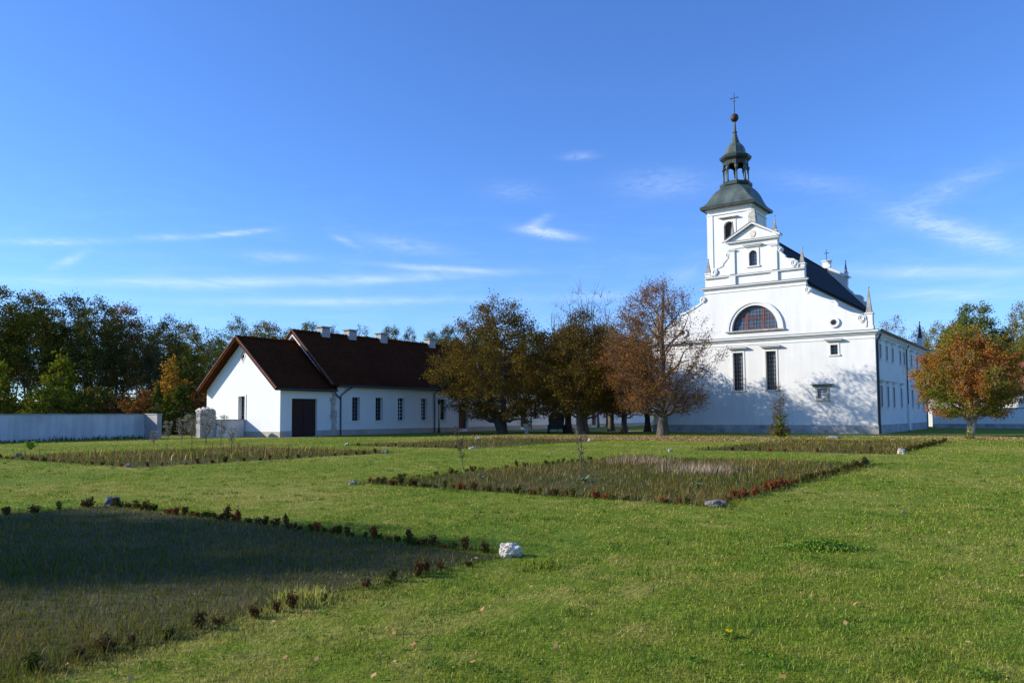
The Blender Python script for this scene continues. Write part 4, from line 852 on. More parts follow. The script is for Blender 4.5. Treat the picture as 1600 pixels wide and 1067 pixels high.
# woods: prototypes
W = [tree_mesh(41, 'forest', H=17, R_=3.5, base=5.6, prof=egg, trunk_r=.27, n_limb=16, n_clu=270, per=70, leaf=.25, spread=.62, upright=.8, multi=2, inner=.3),
     tree_mesh(42, 'forest', H=17, R_=2.9, base=6.4, prof=column, trunk_r=.25, n_limb=16, n_clu=230, per=66, leaf=.24, spread=.6, upright=.8, inner=.3),
     tree_mesh(43, 'forest', H=17, R_=3.6, base=4.6, prof=egg, trunk_r=.25, n_limb=18, n_clu=220, per=56, leaf=.24, spread=.6, upright=.9, multi=3, inner=.25),
     tree_mesh(44, 'forest', H=17, R_=3.2, base=5.5, prof=egg, trunk_r=.24, n_limb=22, n_clu=200, per=18, leaf=.24, spread=.55, upright=1.0, multi=2, twigs=3)]
front = [(-70, 92, 17.2, 0, 'forest_yellow', 'tall yellowing tree at the far left edge of the woods behind the garden wall'),
         (-15, 90, 17.6, 1, 'forest_yellow', 'tall dark tree with thin top at the left picture edge behind the garden wall'),
         (48, 92, 17.0, 0, 'forest_yellow', 'full dome shaped yellow green tree, highest in the woods on the left'),
         (108, 96, 17.2, 1, 'forest', 'dark full crowned tree right of the highest dome in the left woods'),
         (150, 90, 15.4, 2, 'forest', 'dark airy tree with sky showing through left of the orange topped tree'),
         (186, 97, 16.2, 0, 'forest_brown', 'orange topped tree in the middle of the left woods'),
         (225, 91, 14.0, 3, 'forest', 'slender half bare tree with visible forked stems behind the end of the garden wall'),
         (262, 98, 14.3, 2, 'forest', 'dark open tree above the amber tree in the left woods'),
         (290, 104, 14.6, 1, 'forest_yellow', 'narrow yellow tinted tree between woods and house gable'),
         (330, 108, 14.6, 3, 'forest_green', 'loose feathery tree with many gaps just left of the house gable'),
         (368, 112, 15.8, 2, 'forest_green', 'light loose tree rising behind the low ridge of the house'),
         (415, 108, 15.2, 0, 'forest_yellow', 'rounded yellow green tree behind the low roof of the house')]
for i, (px, D, h, k, cr, lab) in enumerate(front):
    x, y = at_depth(px, 640, D); plant(W[k], 'forest_tree', lab, 'tree', x, y, i * 1.3, h / 17, 'trees of the woods on the left', cr, h / 17)
for i in range(16):                                       # deeper rows
    px = -90 + i * 35 + rng.uniform(-9, 9); D = rng.uniform(112, 150); h = (653 - (440 + max(0, px) * .16)) / FPX * D * rng.uniform(.66, .86) + 1.7
    x, y = at_depth(px, 640, D); plant(W[i % 4], 'forest_tree', 'dark tree in the deeper rows of the woods behind the left garden wall', 'tree', x, y, i * 2.1, h / 17, 'deeper trees of the left woods', ('forest', 'forest', 'forest_brown', 'forest_yellow')[(i * 7) % 4 if i % 3 else 0], h / 17)
behind = [(482, 150, 498, 1, 'forest_green', 'pointed dark tree showing just left of the first ridge chimney'), (455, 146, 508, 0, 'forest_green', 'low tree top between the gable peak and the first chimney'), (520, 150, 512, 2, 'forest', 'small tree top between the first and second ridge chimney'), (566, 150, 500, 3, 'forest_green', 'thin leaved tree top behind the second ridge chimney'),
          (610, 150, 505, 0, 'forest_green', 'rounded dark tree top right of the third ridge chimney'), (640, 155, 513, 2, 'forest', 'low dark tree top left of the fourth ridge chimney'), (675, 150, 514, 1, 'forest_green', 'narrow tree top right above the fourth ridge chimney'), (700, 155, 505, 0, 'forest', 'dark tree top hidden behind the left side of the bronze tree')]
for i, (px, D, ty, k, cr, lab) in enumerate(behind):
    h = (649 - ty) / FPX * D + 1.7; x, y = at_depth(px, 640, D); plant(W[k], 'forest_tree', lab, 'tree', x, y, i * 1.7, .8, 'tree tops behind the house ridge', cr, h / 17)
for i, px in enumerate((760, 830, 880, 950, 1000, 1060)):
    D = 135 + (i * 37) % 20; h = (648 - (505 + (i % 3) * 6)) / FPX * D + 1.7; x, y = at_depth(px, 640, D); plant(W[(0, 2, 1)[i % 3]], 'forest_tree', 'dark tree of the woods behind the yard trees left of the church', 'tree', x, y, i * 1.1, h / 17, 'woods behind the yard', ('forest', 'forest_green')[i % 2], h / 17)
# bare upright poplars
PB = tree_mesh(51, 'rust', H=15, R_=1.5, base=3, prof=lambda t: max(.15, .9 - t * .5), trunk_r=.16, n_limb=26, n_clu=60, per=1, leaf=.2, spread=.5, upright=2.6, fork=.99, twigs=4, tw_len=1.2, multi=2)
for i, (px, ty) in enumerate(((872, 470), (890, 462), (912, 444), (935, 450), (948, 462))):
    D = 104 + 3 * (i % 2); h = (648 - ty) / FPX * D + 1.7; x, y = at_depth(px, 640, D)
    plant(PB, 'bare_poplar', ['leftmost thin bare upright tree above the brown tree', 'second thin bare upright tree from the left above the brown tree', 'tallest bare upright tree with a dense twiggy top above the brown tree', 'bare upright tree just right of the tallest one above the yard', 'short bare upright tree beside the rusty tree top'][i], 'tree', x, y, i * 2.0, h / 15, 'bare upright trees behind the yard', None, h / 15)
# trees on the right
right = [(1528, 128, 469, 0, 1.25, 'forest_green', 'large rounded green tree rising behind the orange and green autumn tree'), (1400, 150, 486, 3, 1.1, 'forest_brown', 'hazy brown half bare tree behind the rear corner of the church'), (1440, 150, 512, 2, .8, 'forest_brown', 'small brown tree right of the rear church pinnacle'),
         (1470, 140, 505, 2, .9, 'forest_yellow', 'yellow brown tree left of the large rounded green tree'), (1600, 125, 476, 2, 1.0, 'forest_yellow', 'tree cut by the right picture edge behind the outbuilding'), (1570, 140, 520, 1, 1.0, 'forest', 'dark tree beside the white chimney of the outbuilding'), (1630, 120, 480, 0, 1.0, 'forest_yellow', 'broad tree outside the right picture edge'),
         (1350, 160, 510, 1, .9, 'forest_brown', 'brown tree mostly hidden by the church roof'), (1585, 118, 545, 0, .8, 'forest', 'low dark tree right of the orange and green autumn tree'), (1500, 150, 500, 0, 1.0, 'forest_brown', 'rust brown tree in front of the woods right of the church')]
for i, (px, D, ty, k, s, cr, lab) in enumerate(right):
    h = (645 - ty) / FPX * D + 1.7; x, y = at_depth(px, 640, D); plant(W[k], 'forest_tree', lab, 'tree', x, y, i * 2.7, s, 'trees right of the church', cr, h / 17)
# tree left of the camera whose shadow lies on the nearest bed
SH = tree_mesh(61, 'olive', H=13.6, R_=4.2, base=4.0, prof=dome, trunk_r=.3, n_limb=20, n_clu=680, per=100, leaf=.2, spread=.55, inner=.1)
plant(SH, 'bronze_tree', 'tree left of the picture that shades the nearest bed', 'tree', -9.2 - SX * 31, 6.1 - SY * 31)
# coloured shrubs and small trees behind the left wall
BU = tree_mesh(71, 'lime', H=5, R_=1.5, base=.3, prof=lambda t: max(.12, (1 - t) ** .6), trunk_r=.09, n_limb=14, n_clu=130, per=34, leaf=.22, spread=.32, inner=.2, upright=.7)
BR = tree_mesh(72, 'lime', H=3, R_=1.6, base=.1, prof=dome, trunk_r=.06, n_limb=12, n_clu=110, per=34, leaf=.2, spread=.3, inner=.2, upright=.7)
TH = tree_mesh(73, 'thuja', H=4, R_=.8, base=.05, prof=lambda t: max(.06, (1 - t ** 1.6) ** .7), trunk_r=.06, n_limb=12, n_clu=150, per=34, leaf=.16, spread=.16, inner=.3, upright=1.2)
def up(px, D, ty, mesh, hm, name, lab, cat, cr, wide=1.0):
    h = (652 - ty) / FPX * D + 1.7; x, y = at_depth(px, 640, D); return plant(mesh, name, lab, cat, x, y, px * .9, wide * h / hm, None, cr, h / hm)
up(92, 84, 552, BU, 5, 'young_tree', 'young lime green tree lit by the sun above the left garden wall', 'tree', 'lime', 1.0)
up(76, 80, 605, BR, 3, 'shrub', 'yellow green bush at the foot of the young lime green tree', 'shrub', 'lime')
up(-6, 80, 560, BU, 5, 'young_tree', 'green young tree at the left picture edge above the wall', 'tree', 'lime')
up(265, 84, 560, BU, 5, 'amber_tree', 'glowing amber yellow young tree left of the house gable', 'tree', 'amber', .95)
up(296, 90, 545, BU, 5, 'young_tree', 'tall soft yellow green tree between the amber tree and the house', 'tree', 'forest_yellow', 1.1)
up(220, 80, 612, BR, 3, 'shrub', 'orange red round bush behind the end of the left garden wall', 'shrub', 'red_bush', .9)
up(188, 84, 618, BR, 3, 'shrub', 'dull brown bush left of the orange red bush', 'shrub', 'forest_brown', .9)
up(244, 76, 598, TH, 4, 'thuja', 'narrow dark green thuja beside the orange red bush', 'conifer', 'thuja', .85)
up(283, 78, 602, TH, 4, 'thuja', 'broad green thuja nearer the house gable', 'conifer', 'thuja', 1.5)
up(262, 79, 615, TH, 4, 'thuja', 'small light green thuja below the amber tree', 'conifer', 'lime', 1.3)
up(312, 86, 612, BR, 3, 'shrub', 'red brown bush tucked under the left eave of the house', 'shrub', 'red_bush', 1.0)
up(150, 84, 606, BR, 3, 'shrub', 'dark yellow green bush among the trunks behind the left wall', 'shrub', 'forest_yellow', .9)
for i, px in enumerate((8, 40, 112, 130, 170, 205)):
    up(px, 88, (622, 628, 624, 612, 625, 622)[i], BR, 3, 'shrub', ['brown low bush at the left picture edge behind the wall', 'low rusty bush behind the wall left of the young lime green tree', 'dark low bush right of the young lime green tree', 'tall dark bush under the woods in the middle of the left wall', 'low brown bush among the trunks near the wall end', 'small brown green bush left of the thuja'][i], 'shrub', ('forest_brown', 'red_bush', 'forest', 'forest', 'forest_brown', 'forest_yellow')[i], 1.1)
# undergrowth deep in the woods: one mass
r_ = np.random.default_rng(9); n = 26000; px = r_.uniform(-160, 460, n); D = r_.uniform(100, 165, n); hh = r_.beta(1.3, 2.2, n) * 5.5
P = np.array([(*at_depth(a, 640, d), h) for a, d, h in zip(px, D, hh)]); V, F = leaf_quads(r_, P, .55)
o = link('undergrowth', np_mesh('undergrowth', V, F, L['forest'])); tag(o, 'dark undergrowth between the trunks of the left woods', 'undergrowth', kind='stuff')
# clipped hedge seen through the gate gap
hx, hy = at_depth(287, 655, 76); n = 9000
hg = thing('hedge', 'clipped brown green hedge seen through the gap in the garden wall', 'hedge', (hx, hy, 0)); d = np.array([1.0, .0])
P = np.stack([r_.uniform(-5.5, 4, n), r_.uniform(-.45, .45, n), r_.uniform(.05, 1.62, n)], 1); m = r_.uniform(0, 1, n) < .5; P[m, 1] = -.45 + r_.normal(0, .04, m.sum()); P[:1500, 2] = 1.62 + r_.normal(0, .04, 1500)
V, F = leaf_quads(r_, P, .12); o = bpy.data.objects.new('foliage', np_mesh('foliage', V, F, L['hedge'])); C.objects.link(o); o.parent = hg
V, F = tubes_np([(np.array([(xx, 0, 0), (xx + .05, .02, .7), (xx, 0, 1.45)]), np.array([.05, .04, .02])) for xx in np.arange(-5.3, 4, .5)], 5)
o = bpy.data.objects.new('stem', np_mesh('stem', V, F, M['bark'])); C.objects.link(o); o.parent = hg

# ------------------------------------------------------------------ stones marking the corners of the beds
import bmesh
from mathutils import noise as mnoise
def rock(px, py, w, h, m, seed, label, squash=1.0, rot=0.0, depth=.8):
    x, y = gp(px, py); D = (np.array([x, y, 0]) - np.array([0, 0, EYE])) @ CF; ww, hh = w * D / FPX * .88, h * D / FPX * .86
    bm = bmesh.new(); bmesh.ops.create_icosphere(bm, subdivisions=4, radius=1)
    for v in bm.verts:
        c = v.co; k = max(abs(c.x), abs(c.y), abs(c.z)); c = c.lerp(c / k, .28)
        q = c * 1.1 + Vector((seed * 7.1, seed * 3.3, 0)); f = 1 + .45 * mnoise.noise(q) + .22 * mnoise.noise(q * 2.3) + .10 * mnoise.noise(q * 5) + .05 * mnoise.noise(q * 12)
        c = c * f; v.co = (c.x * ww * .5, c.y * ww * .5 * depth, c.z * hh * .66 + hh * .28)
    me = bpy.data.meshes.new('rock'); bm.to_mesh(me); bm.free(); me.materials.append(M[m])
    o = link('rock', me); o.location = (x, y, 0); o.rotation_euler = (0, 0, YAW + rot); tag(o, label, 'rock'); return o
rock(797, 869, 38, 23, 'rock_white', 1, 'bright white rough limestone rock at the near corner of the shaded bed')
rock(176, 790, 24, 17, 'rock_grey', 2, 'rounded dark grey stone behind the far seedling row of the shaded bed', rot=.6)
rock(1120, 791, 34, 12, 'rock_grey', 3, 'flat grey stone at the near corner of the middle bed', rot=.2)
rock(1351, 725, 14, 9, 'rock_white', 4, 'white stone at the far right corner of the middle bed')
rock(1408, 709, 15, 10, 'rock_white', 5, 'white and grey stone at the right corner of the bed before the church', rot=.9)
rock(1047, 706, 7, 6, 'rock_white', 6, 'small pale stone at the left corner of the bed before the church')
rock(551, 757, 14, 7, 'rock_moss', 7, 'low lichened stone at the left corner of the middle bed')
rock(200, 730, 12, 7, 'rock_moss', 8, 'grey stone at the near corner of the left bed')
rock(28, 713, 13, 6, 'rock_grey', 9, 'dark stone at the far left corner of the left bed')
rock(602, 708, 11, 6, 'rock_grey', 10, 'bluish grey stone at the right corner of the left bed')
rock(542, 696, 6, 5, 'rock_white', 11, 'tiny white stone at the left corner of the bed before the long house')
rock(738, 701, 12, 4, 'rock_white', 12, 'flat white stone at the near right corner of the bed before the long house', rot=.3)
rock(747, 686, 10, 4, 'rock_white', 13, 'white slab stone at the far edge of the bed before the long house')
rock(922, 689, 7, 5, 'rock_white', 14, 'small white stone among fallen leaves near the brown tree trunk')
rock(1302, 685, 26, 5, 'rock_moss', 15, 'long low pale slab beside the gravel path before the church')
rock(1412, 801, 9, 4, 'rock_moss', 16, 'small pale stone lying in the open lawn on the right')

# ------------------------------------------------------------------ hedge seedlings along the bed edges
def seedling_mesh(seed, colour, h, r, n):
    rg = np.random.default_rng(seed); st, LPs = [], []
    for _ in range(7):
        a = rg.uniform(0, 6.28); e = np.array([math.cos(a) * r * rg.uniform(.2, .95), math.sin(a) * r * rg.uniform(.2, .95), h * rg.uniform(.55, 1.05)])
        B = bez(np.zeros(3), e * np.array([.8, .8, .4]), e, 6); st.append((B[[0, 2, 4, 5]], np.array([.005, .004, .003, .002])))
        t = rg.beta(2.0, 1.1, n // 7) * 5; i = np.minimum(4, t.astype(int)); f = (t - i)[:, None]; LPs.append(B[i] * (1 - f) + B[i + 1] * f + rg.normal(0, .016, (n // 7, 3)))
    V0, F0 = tubes_np(st, 3); P = np.concatenate(LPs); P[:, 2] = np.maximum(.01, P[:, 2])
    V1, F1 = leaf_quads(rg, P, .034, -.5)
    return np_mesh('seedling', np.concatenate([V0, V1]), np.concatenate([F0, F1 + len(V0)]), [M['bark'], L['seed_' + colour]], mi=[0] * len(F0) + [1] * len(F1))
SEED = {c: [seedling_mesh(203 + i * 7 + len(c), c, (.17, .21, .14, .18, .12)[i], (.06, .055, .075, .09, .085)[i], 230) for i in range(5)] for c in ('green', 'brown', 'rust')}
rs = np.random.default_rng(21)
WORD = {'green': 'dark green', 'brown': 'withered brown', 'rust': 'rust red'}
def seed_row(x0, y0, x1, y1, step, mixp, where, size=1.0, miss=.08):
    n = int(math.hypot(x1 - x0, y1 - y0) / step)
    for i in range(n):
        if rs.uniform() < miss: continue
        t = (i + rs.uniform(-.25, .25)) / n; x = x0 + (x1 - x0) * t + rs.normal(0, .035); y = y0 + (y1 - y0) * t + rs.normal(0, .035)
        c = ('green', 'brown', 'rust')[rs.choice(3, p=mixp(t))]
        o = link('hedge_seedling', SEED[c][rs.integers(0, 5)]); o.location = (x, y, 0); s = size * rs.uniform(.6, 1.25); o.scale = (s * rs.uniform(.85, 1.3), s, s * rs.uniform(.65, 1.2)); o.rotation_euler = (rs.normal(0, .08), rs.normal(0, .08), rs.uniform(0, 6.28))
        tag(o, '%s hedge seedling in the row along %s' % (WORD[c], where), 'seedling', '%s seedlings along %s' % (WORD[c], where))
seed_row(-5.95, 7.72, -15.1, 7.78, .135, lambda t: (.42, .48, .10), "the shaded bed's far edge", .88)
seed_row(-15.2, 7.4, -15.4, 4.6, .42, lambda t: (.5, .5, 0), "the shaded bed's left end", 1.2, 0)
seed_row(-5.72, 6.9, -5.78, 2.2, .24, lambda t: (.2, .7, .1), "the shaded bed's near edge", .78, .1)
seed_row(-14.5, 13.95, -5.75, 14.05, .22, lambda t: (.4, .42, .18) if t < .6 else (.35, .15, .5), "the middle bed's front edge", 1.0)
seed_row(-5.55, 14.3, -5.6, 19.2, .24, lambda t: (.06, .06, .88), "the middle bed's near right edge", 1.05, .04)
seed_row(-5.6, 19.2, -5.65, 28.4, .30, lambda t: (.85, .1, .05), "the middle bed's far right edge", 1.15, 0)
seed_row(-14.8, 14.3, -14.85, 26.0, .42, lambda t: (.55, .4, .05), "the middle bed's left edge", 1.1)
seed_row(-14.8, 35.6, -6.3, 35.7, .6, lambda t: (.35, .45, .2), "the church bed's front edge", 1.1)
seed_row(-6.1, 36.6, -6.15, 52.4, .62, lambda t: (.8, .12, .08), "the church bed's right edge", 1.5, 0)
seed_row(-37.8, 14.3, -26.4, 14.2, .7, lambda t: (.3, .35, .35), "the left bed's front edge", 1.15)
seed_row(-25.95, 14.6, -25.9, 26.0, .62, lambda t: (.55, .35, .1), "the left bed's right edge", 1.1)
seed_row(-34.3, 31.5, -25.6, 31.5, .7, lambda t: (.1, .6, .3), "the long house bed's front edge", 1.2)

# ------------------------------------------------------------------ grass
_edge = np.random.default_rng(91)
def in_bed(x, y, pad=0.0):
    m = np.zeros(len(x), bool)
    for (x0, x1, y0, y1) in BEDS.values(): j = _edge.normal(0, .13, len(x)) + .12 * np.sin(x * 2.1) * np.sin(y * 1.7 + 1); m |= (x > x0 + pad + j) & (x < x1 - pad - j) & (y > y0 + pad + j) & (y < y1 - pad - j)
    return m
fr = np.array([CF[0], CF[1]]) / np.hypot(CF[0], CF[1]); rr = np.array([fr[1], -fr[0]])
def scatter(n, d0, d1, seed, k=1.0, wide=.80, side=1.2):
    rg = np.random.default_rng(seed); u = rg.uniform(0, 1, n)
    d = d0 * (d1 / d0) ** u if k == 1.0 else (d0 ** (1 - k) + u * (d1 ** (1 - k) - d0 ** (1 - k))) ** (1 / (1 - k))
    l = rg.uniform(-1, 1, n) * (d * wide + side); return fr[0] * d + rr[0] * l, fr[1] * d + rr[1] * l, d
def patch(x, y, s, seed):
    """smooth pseudo noise 0..1 for density"""
    rg = np.random.default_rng(seed); v = np.zeros(len(x))
    for i in range(7):
        a = rg.uniform(0, 6.28); f = s * rg.uniform(.6, 2.2); v += np.sin((x * math.cos(a) + y * math.sin(a)) * f + rg.uniform(0, 6.28))
    return .5 + v / 7
def blades(name, x, y, h, w, bend, m, seed, label, cat, z0=0.0, lay=.0):
    rg = np.random.default_rng(seed); n = len(x); a = rg.uniform(0, 2 * np.pi, n); b = a + rg.normal(np.pi / 2, .5, n)
    wx, wy = np.cos(a) * w * .5, np.sin(a) * w * .5; bx, by = np.cos(b) * bend * h, np.sin(b) * bend * h; hz = h * np.sqrt(np.maximum(.08, 1 - np.minimum(.95, bend) ** 2))
    z = np.full(n, z0)
    V = np.stack([np.stack([x - wx, y - wy, z - .01], 1), np.stack([x + wx, y + wy, z - .01], 1),
                  np.stack([x + wx * .8 + bx * .35, y + wy * .8 + by * .35, z + hz * .6], 1), np.stack([x - wx * .8 + bx * .35, y - wy * .8 + by * .35, z + hz * .6], 1),
                  np.stack([x + bx, y + by, z + hz], 1)], 1).reshape(-1, 3)
    i = np.arange(n)[:, None] * 5
    o = link(name, np_mesh(name, V, [i + np.array([[0, 1, 2, 3]]), i + np.array([[3, 2, 4]])], m)); return tag(o, label, cat, kind='stuff')
NG = 620000
x, y, d = scatter(NG, 3.0, 62, 1); k = ~in_bed(x, y, .2) & (d < 62) & (y < 64) & ~((x < -53) & (y > 41)) ; x, y, d = x[k], y[k], d[k]
rg = np.random.default_rng(2); n = len(x); tall_ = np.clip(patch(x, y, 1.3, 3) * .6 + patch(x, y, 5, 33) * .5, 0, 1.3)
k = rg.uniform(0, 1, n) < .35 + 1.1 * tall_; x, y, d, tall_ = x[k], y[k], d[k], tall_[k]; n = len(x)
h = rg.uniform(.016, .058, n) * (.5 + .9 * tall_) * np.clip(.55 + d / 22, .6, 1) * (1 + np.maximum(0, d - 25) * .012); w = (.0016 + .00075 * d) * rg.uniform(.5, 1.2, n)
blades('lawn_grass', x, y, h, w, rg.uniform(.45, .99, n), M['blades'], 4, 'short mown green lawn grass with dry yellowish patches', 'grass')
cx, cy, cd = scatter(1500, 3.4, 34, 71); k = ~in_bed(cx, cy, -.2); cx, cy, cd = cx[k], cy[k], cd[k]; rg = np.random.default_rng(72); m_ = 34
n = len(cx) * m_; sp = np.repeat(rg.uniform(.03, .13, len(cx)), m_); x = np.repeat(cx, m_) + rg.normal(0, 1, n) * sp; y = np.repeat(cy, m_) + rg.normal(0, 1, n) * sp; d = np.repeat(cd, m_)
blades('grass_tufts', x, y, rg.uniform(.025, .085, n) * np.repeat(rg.uniform(.5, 1.15, len(cx)), m_), (.0016 + .0007 * d) * rg.uniform(.5, 1.3, n), rg.uniform(.2, .95, n), M['tufts'], 73, 'darker green tufts of coarser grass scattered through the lawn', 'grass')
cx, cy, cd = scatter(520, 3.4, 26, 74); k = ~in_bed(cx, cy, -.2); cx, cy = cx[k], cy[k]; n = len(cx) * 26; sp = np.repeat(rg.uniform(.02, .10, len(cx)), 26)
P = np.stack([np.repeat(cx, 26) + rg.normal(0, 1, n) * sp, np.repeat(cy, 26) + rg.normal(0, 1, n) * sp, rg.uniform(.012, .045, n)], 1); V, F = leaf_quads(rg, P, .026, .0)
tag(link('clover', np_mesh('clover', V, F, L['clover'])), 'low clover and daisy leaves mixed into the lawn', 'clover', kind='stuff')
# rank grass inside the beds
x, y, d = scatter(380000, 3.2, 60, 11); k = in_bed(x, y, -.2); x, y, d = x[k], y[k], d[k]; n = len(x); rg = np.random.default_rng(12)
q = patch(x, y, .9, 13); near = (y < 8.5)
h = rg.uniform(.05, .15, n) * (.6 + .9 * q) * np.where(near, .62, 1); w = (.0018 + .0007 * d) * rg.uniform(.5, 1.3, n)
blades('rank_grass', x, y, h, w, rg.uniform(.3, .95, n), M['weeds_green'], 14, 'rank green grass overgrowing the garden beds', 'grass')
x, y, d = scatter(260000, 3.2, 60, 15); k = in_bed(x, y, .05); x, y, d = x[k], y[k], d[k]; n = len(x); rg = np.random.default_rng(16)
q = patch(x, y, .7, 17); k = rg.uniform(0, 1, n) < np.where(y < 9, .06 + .32 * q, .25 + .8 * q); x, y, d, q = x[k], y[k], d[k], q[k]; n = len(x)
far = np.clip((y - 12) / 20, 0, 1); h = rg.uniform(.05, .17, n) * (.6 + .8 * q) * (1 + .6 * far) * np.where(y < 9, .8, 1); w = (.0011 + .00048 * d) * rg.uniform(.5, 1.2, n)
blades('dead_weeds', x, y, h, w, rg.uniform(.1, .95, n), M['weeds'], 18, 'dry brown and olive weed stalks filling the garden beds', 'weeds')
# pale straw tufts in the middle bed, tall stalks in the left bed
def tuft(cx, cy, sx, sy, n, h0, h1, wd, m, seed, label, cat, name, bend=.5):
    rg = np.random.default_rng(seed); x = cx + rg.normal(0, sx, n); y = cy + rg.normal(0, sy, n); return blades(name, x, y, rg.uniform(h0, h1, n), wd * rg.uniform(.6, 1.3, n), rg.uniform(.05, bend, n), m, seed, label, cat)
M['straw'] = m_blades('pale_straw', (.30, .215, .13), (.42, .32, .21), (.22, .15, .085), .3, 2, .4, .3)
for i, (px, py, lab) in enumerate(((1000, 716, 'pale pinkish straw tuft in the back of the middle bed, left of the other straw patch'), (1095, 731, 'pale straw patch right of the centre of the middle bed'))):
    cx, cy = gp(px, py + 8); tuft(cx, cy, .62, .5, 800, .12, .36, .014, M['straw'], 30 + i, lab, 'dry grass', 'straw_tuft')
cx, cy = gp(1285, 858); rg = np.random.default_rng(40); n = 1500; P = np.stack([rg.normal(0, .24, n), rg.normal(0, .13, n), np.zeros(n)], 1); P[:, 2] = .02 + rg.uniform(0, 1, n) * .12 * np.exp(-(P[:, 0] / .35) ** 2 - (P[:, 1] / .2) ** 2); V, F = leaf_quads(rg, P, .035, .1)
o = link('clover_clump', np_mesh('clover_clump', V, F, L['weed_green'])); o.location = (cx, cy, 0); o.rotation_euler = (0, 0, YAW); tag(o, 'thick lush dark green clover clump alone in the right lawn', 'plant')
cx, cy = gp(845, 884); tuft(cx, cy, .13, .09, 420, .05, .10, .009, M['blades'], 41, 'small lush grass clump right of the white limestone rock', 'grass', 'grass_clump', .8)
cx, cy = gp(478, 938); tuft(cx, cy, .16, .12, 500, .06, .13, .009, M['blades'], 42, 'long grass clump at the near edge of the shaded bed', 'grass', 'grass_clump', .8)
rg = np.random.default_rng(50)
x = rg.uniform(-38, -26.2, 1300); y = rg.uniform(14.6, 26.5, 1300); blades('tall_weeds', x, y, rg.uniform(.15, .5, 1300), .02 * rg.uniform(.6, 1.4, 1300), rg.uniform(.05, .7, 1300), M['weeds'], 51, 'taller grey brown weed stalks standing in the left bed', 'weeds')
x = rg.uniform(-37, -27, 110); y = rg.uniform(14.6, 24, 110); blades('sword_leaves', x, y, rg.uniform(.25, .5, 110), .045 * rg.uniform(.7, 1.3, 110), rg.uniform(.1, .6, 110), M['blades'], 52, 'broad yellowish sword leaves scattered through the left bed', 'leaves')
rg = np.random.default_rng(55); n = 900; x = WX + .06 + np.abs(rg.normal(0, .28, n)); y = rg.uniform(4, 34.1, n); blades('wall_weeds', x, y, rg.uniform(.08, .42, n) * (.4 + .9 * patch(x * 0, y, 1.2, 5)), .05 * rg.uniform(.6, 1.4, n), rg.uniform(.05, .6, n), M['weeds_green'], 56, 'long grass and weeds along the foot of the left garden wall', 'weeds')
# silvery tall weeds by the gate pier
SW = tree_mesh(81, 'silver', H=1.9, R_=.45, base=.5, prof=lambda t: .5 + .5 * t, trunk_r=.014, n_limb=10, n_clu=44, per=16, leaf=.07, spread=.14, upright=1.3, fork=.97, multi=3, twigs=2)
for i, (px, py, s, lab) in enumerate(((262, 690, .75, 'leftmost silvery seed head weed in front of the garden wall return'), (284, 692, .85, 'silvery seed head weed in the gap left of the gate pier'), (300, 694, 1.0, 'dense silvery weed just left of the gate pier foot'), (322, 697, 1.05, 'tallest silvery weed directly in front of the gate pier'), (345, 696, .95, 'silvery weed in front of the low grey wall'), (362, 700, .6, 'rightmost short silvery weed before the white gable'), (240, 700, .5, 'small grey weed at the back of the left bed'))):
    x, y = gp(px, py); plant(SW, 'seeding_weed', lab, 'weed', x, y, i * 1.3, s)
# rosette plants and one dandelion
def rosette(px, py, r, n, m, seed, name, label, cat, up_=.35):
    x, y = gp(px, py); rg = np.random.default_rng(seed); V, F = [], []
    for i in range(n):
        a = 2.4 * i + rg.normal(0, .2); l = r * rg.uniform(.6, 1.1); e = rg.uniform(.15, up_ + .3); u = np.array([math.cos(a), math.sin(a)]); p = np.array([-u[1], u[0]]); ww = l * .2
        rows = [(0.05, .3), (.35, .9), (.7, 1.0), (1.0, .1)]; b0 = len(V)
        for t_, k_ in rows:
            z = l * e * math.sin(t_ * 2.2) + .012
            for s_ in (-1, 1): V.append((*(u * l * t_ + p * s_ * ww * k_), z + .01 * k_))
        F += [(b0 + 2 * j, b0 + 2 * j + 1, b0 + 2 * j + 3, b0 + 2 * j + 2) for j in range(3)]
    o = link(name, np_mesh(name, np.array(V), np.array(F), m)); o.location = (x, y, 0); return tag(o, label, cat)
rosette(914, 754, .22, 13, L['grey_leaf'], 1, 'mullein_rosette', 'grey green rosette plant in the front centre of the middle bed', 'plant', .6)
rosette(1090, 764, .19, 12, L['grey_leaf'], 2, 'mullein_rosette', 'grey green rosette plant near the right front of the middle bed', 'plant', .6)
rosette(752, 750, .23, 12, L['grey_leaf'], 3, 'mullein_rosette', 'pale leaved rosette plant in the left part of the middle bed', 'plant', .5)
rosette(48, 703, .5, 14, L['weed_green'], 4, 'dock_plant', 'broad leaved green dock plant in the far left lawn', 'plant', .6)
dn = rosette(1140, 996, .07, 9, L['weed_green'], 5, 'dandelion', 'small yellow dandelion flower low in the lawn at the bottom centre', 'flower', .2)
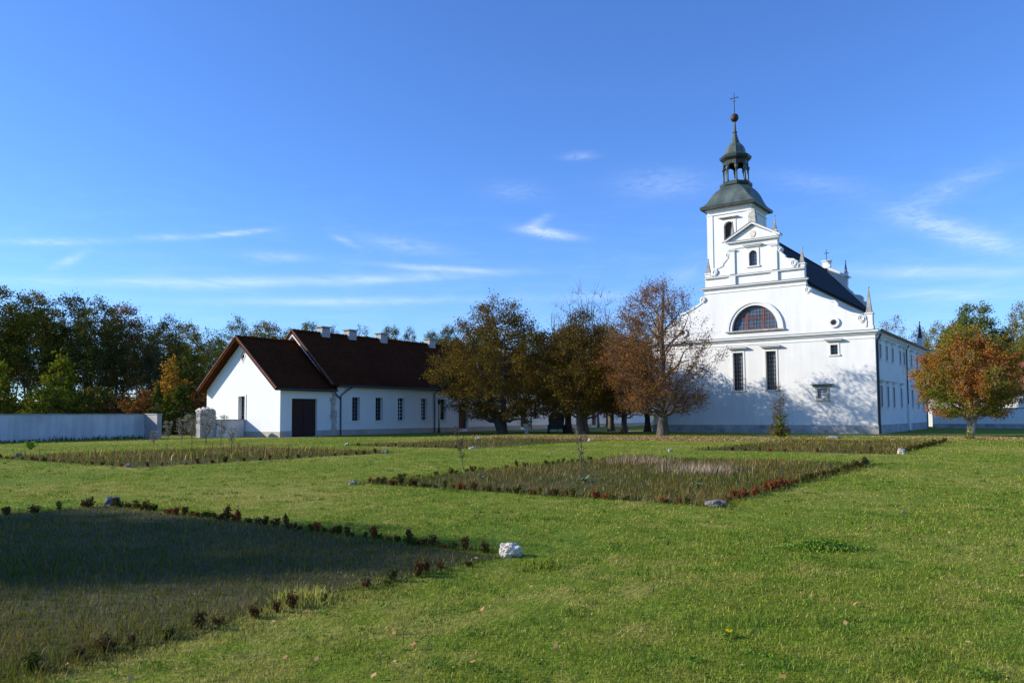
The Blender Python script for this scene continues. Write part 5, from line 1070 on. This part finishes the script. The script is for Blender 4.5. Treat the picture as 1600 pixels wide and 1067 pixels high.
rg = np.random.default_rng(6); P = rg.normal(0, .011, (60, 3)) * np.array([1, 1, .35]) + np.array([0, 0, .055]); V, F = leaf_quads(rg, P, .018, -.6)
o = bpy.data.objects.new('flower_head', np_mesh('flower_head', V, F, L['yellow'])); C.objects.link(o); o.parent = dn
# flower pot plant
rg = np.random.default_rng(8); P = rg.normal(0, .2, (260, 3)) * np.array([1, 1, .6]) + np.array([0, 0, 1.12]); V, F = leaf_quads(rg, P, .12)
o = bpy.data.objects.new('pot_plant', np_mesh('pot_plant', V, F, L['forest_green'])); C.objects.link(o); o.parent = pot
# fallen leaves under the trees and a few on the open lawn
rg = np.random.default_rng(60); xs, ys = [], []
for (cx, cy, sx, sy, n) in ((gp(800, 683) + (4.5, 2.0, 900)), (gp(915, 684) + (4.2, 2.2, 2200)), (gp(1038, 685) + (4.5, 2.2, 3200)), (gp(1180, 684) + (4.0, 1.6, 900)), (gp(1530, 686) + (3.6, 2.4, 1600)), (gp(980, 687) + (6, 1.2, 1600))):
    xs.append(cx + rg.normal(0, sx, n)); ys.append(cy + rg.normal(0, sy, n))
x = np.concatenate(xs); y = np.concatenate(ys); k = (y < 69.7) & (y > 46) ; x, y = x[k], y[k]
x2, y2, d2 = scatter(420, 3.5, 40, 61); k = ~in_bed(x2, y2); x = np.concatenate([x, x2[k]]); y = np.concatenate([y, y2[k]]); n = len(x)
z = rg.uniform(.03, .075, n); P = np.stack([x, y, z], 1); sz = np.where(np.arange(n) < n - k.sum(), .12, .055)
a = rg.uniform(0, 6.28, n); u = np.stack([np.cos(a), np.sin(a), rg.normal(0, .35, n)], 1) * sz[:, None] * .5; v = np.stack([-np.sin(a), np.cos(a), rg.normal(0, .35, n)], 1) * sz[:, None] * .34
V = np.stack([P - u, P + v, P + u, P - v], 1).reshape(-1, 3)
o = link('fallen_leaves', np_mesh('fallen_leaves', V, np.arange(n * 4).reshape(n, 4), L['litter'])); tag(o, 'brown fallen leaves strewn on the lawn under the trees', 'leaves', kind='stuff')
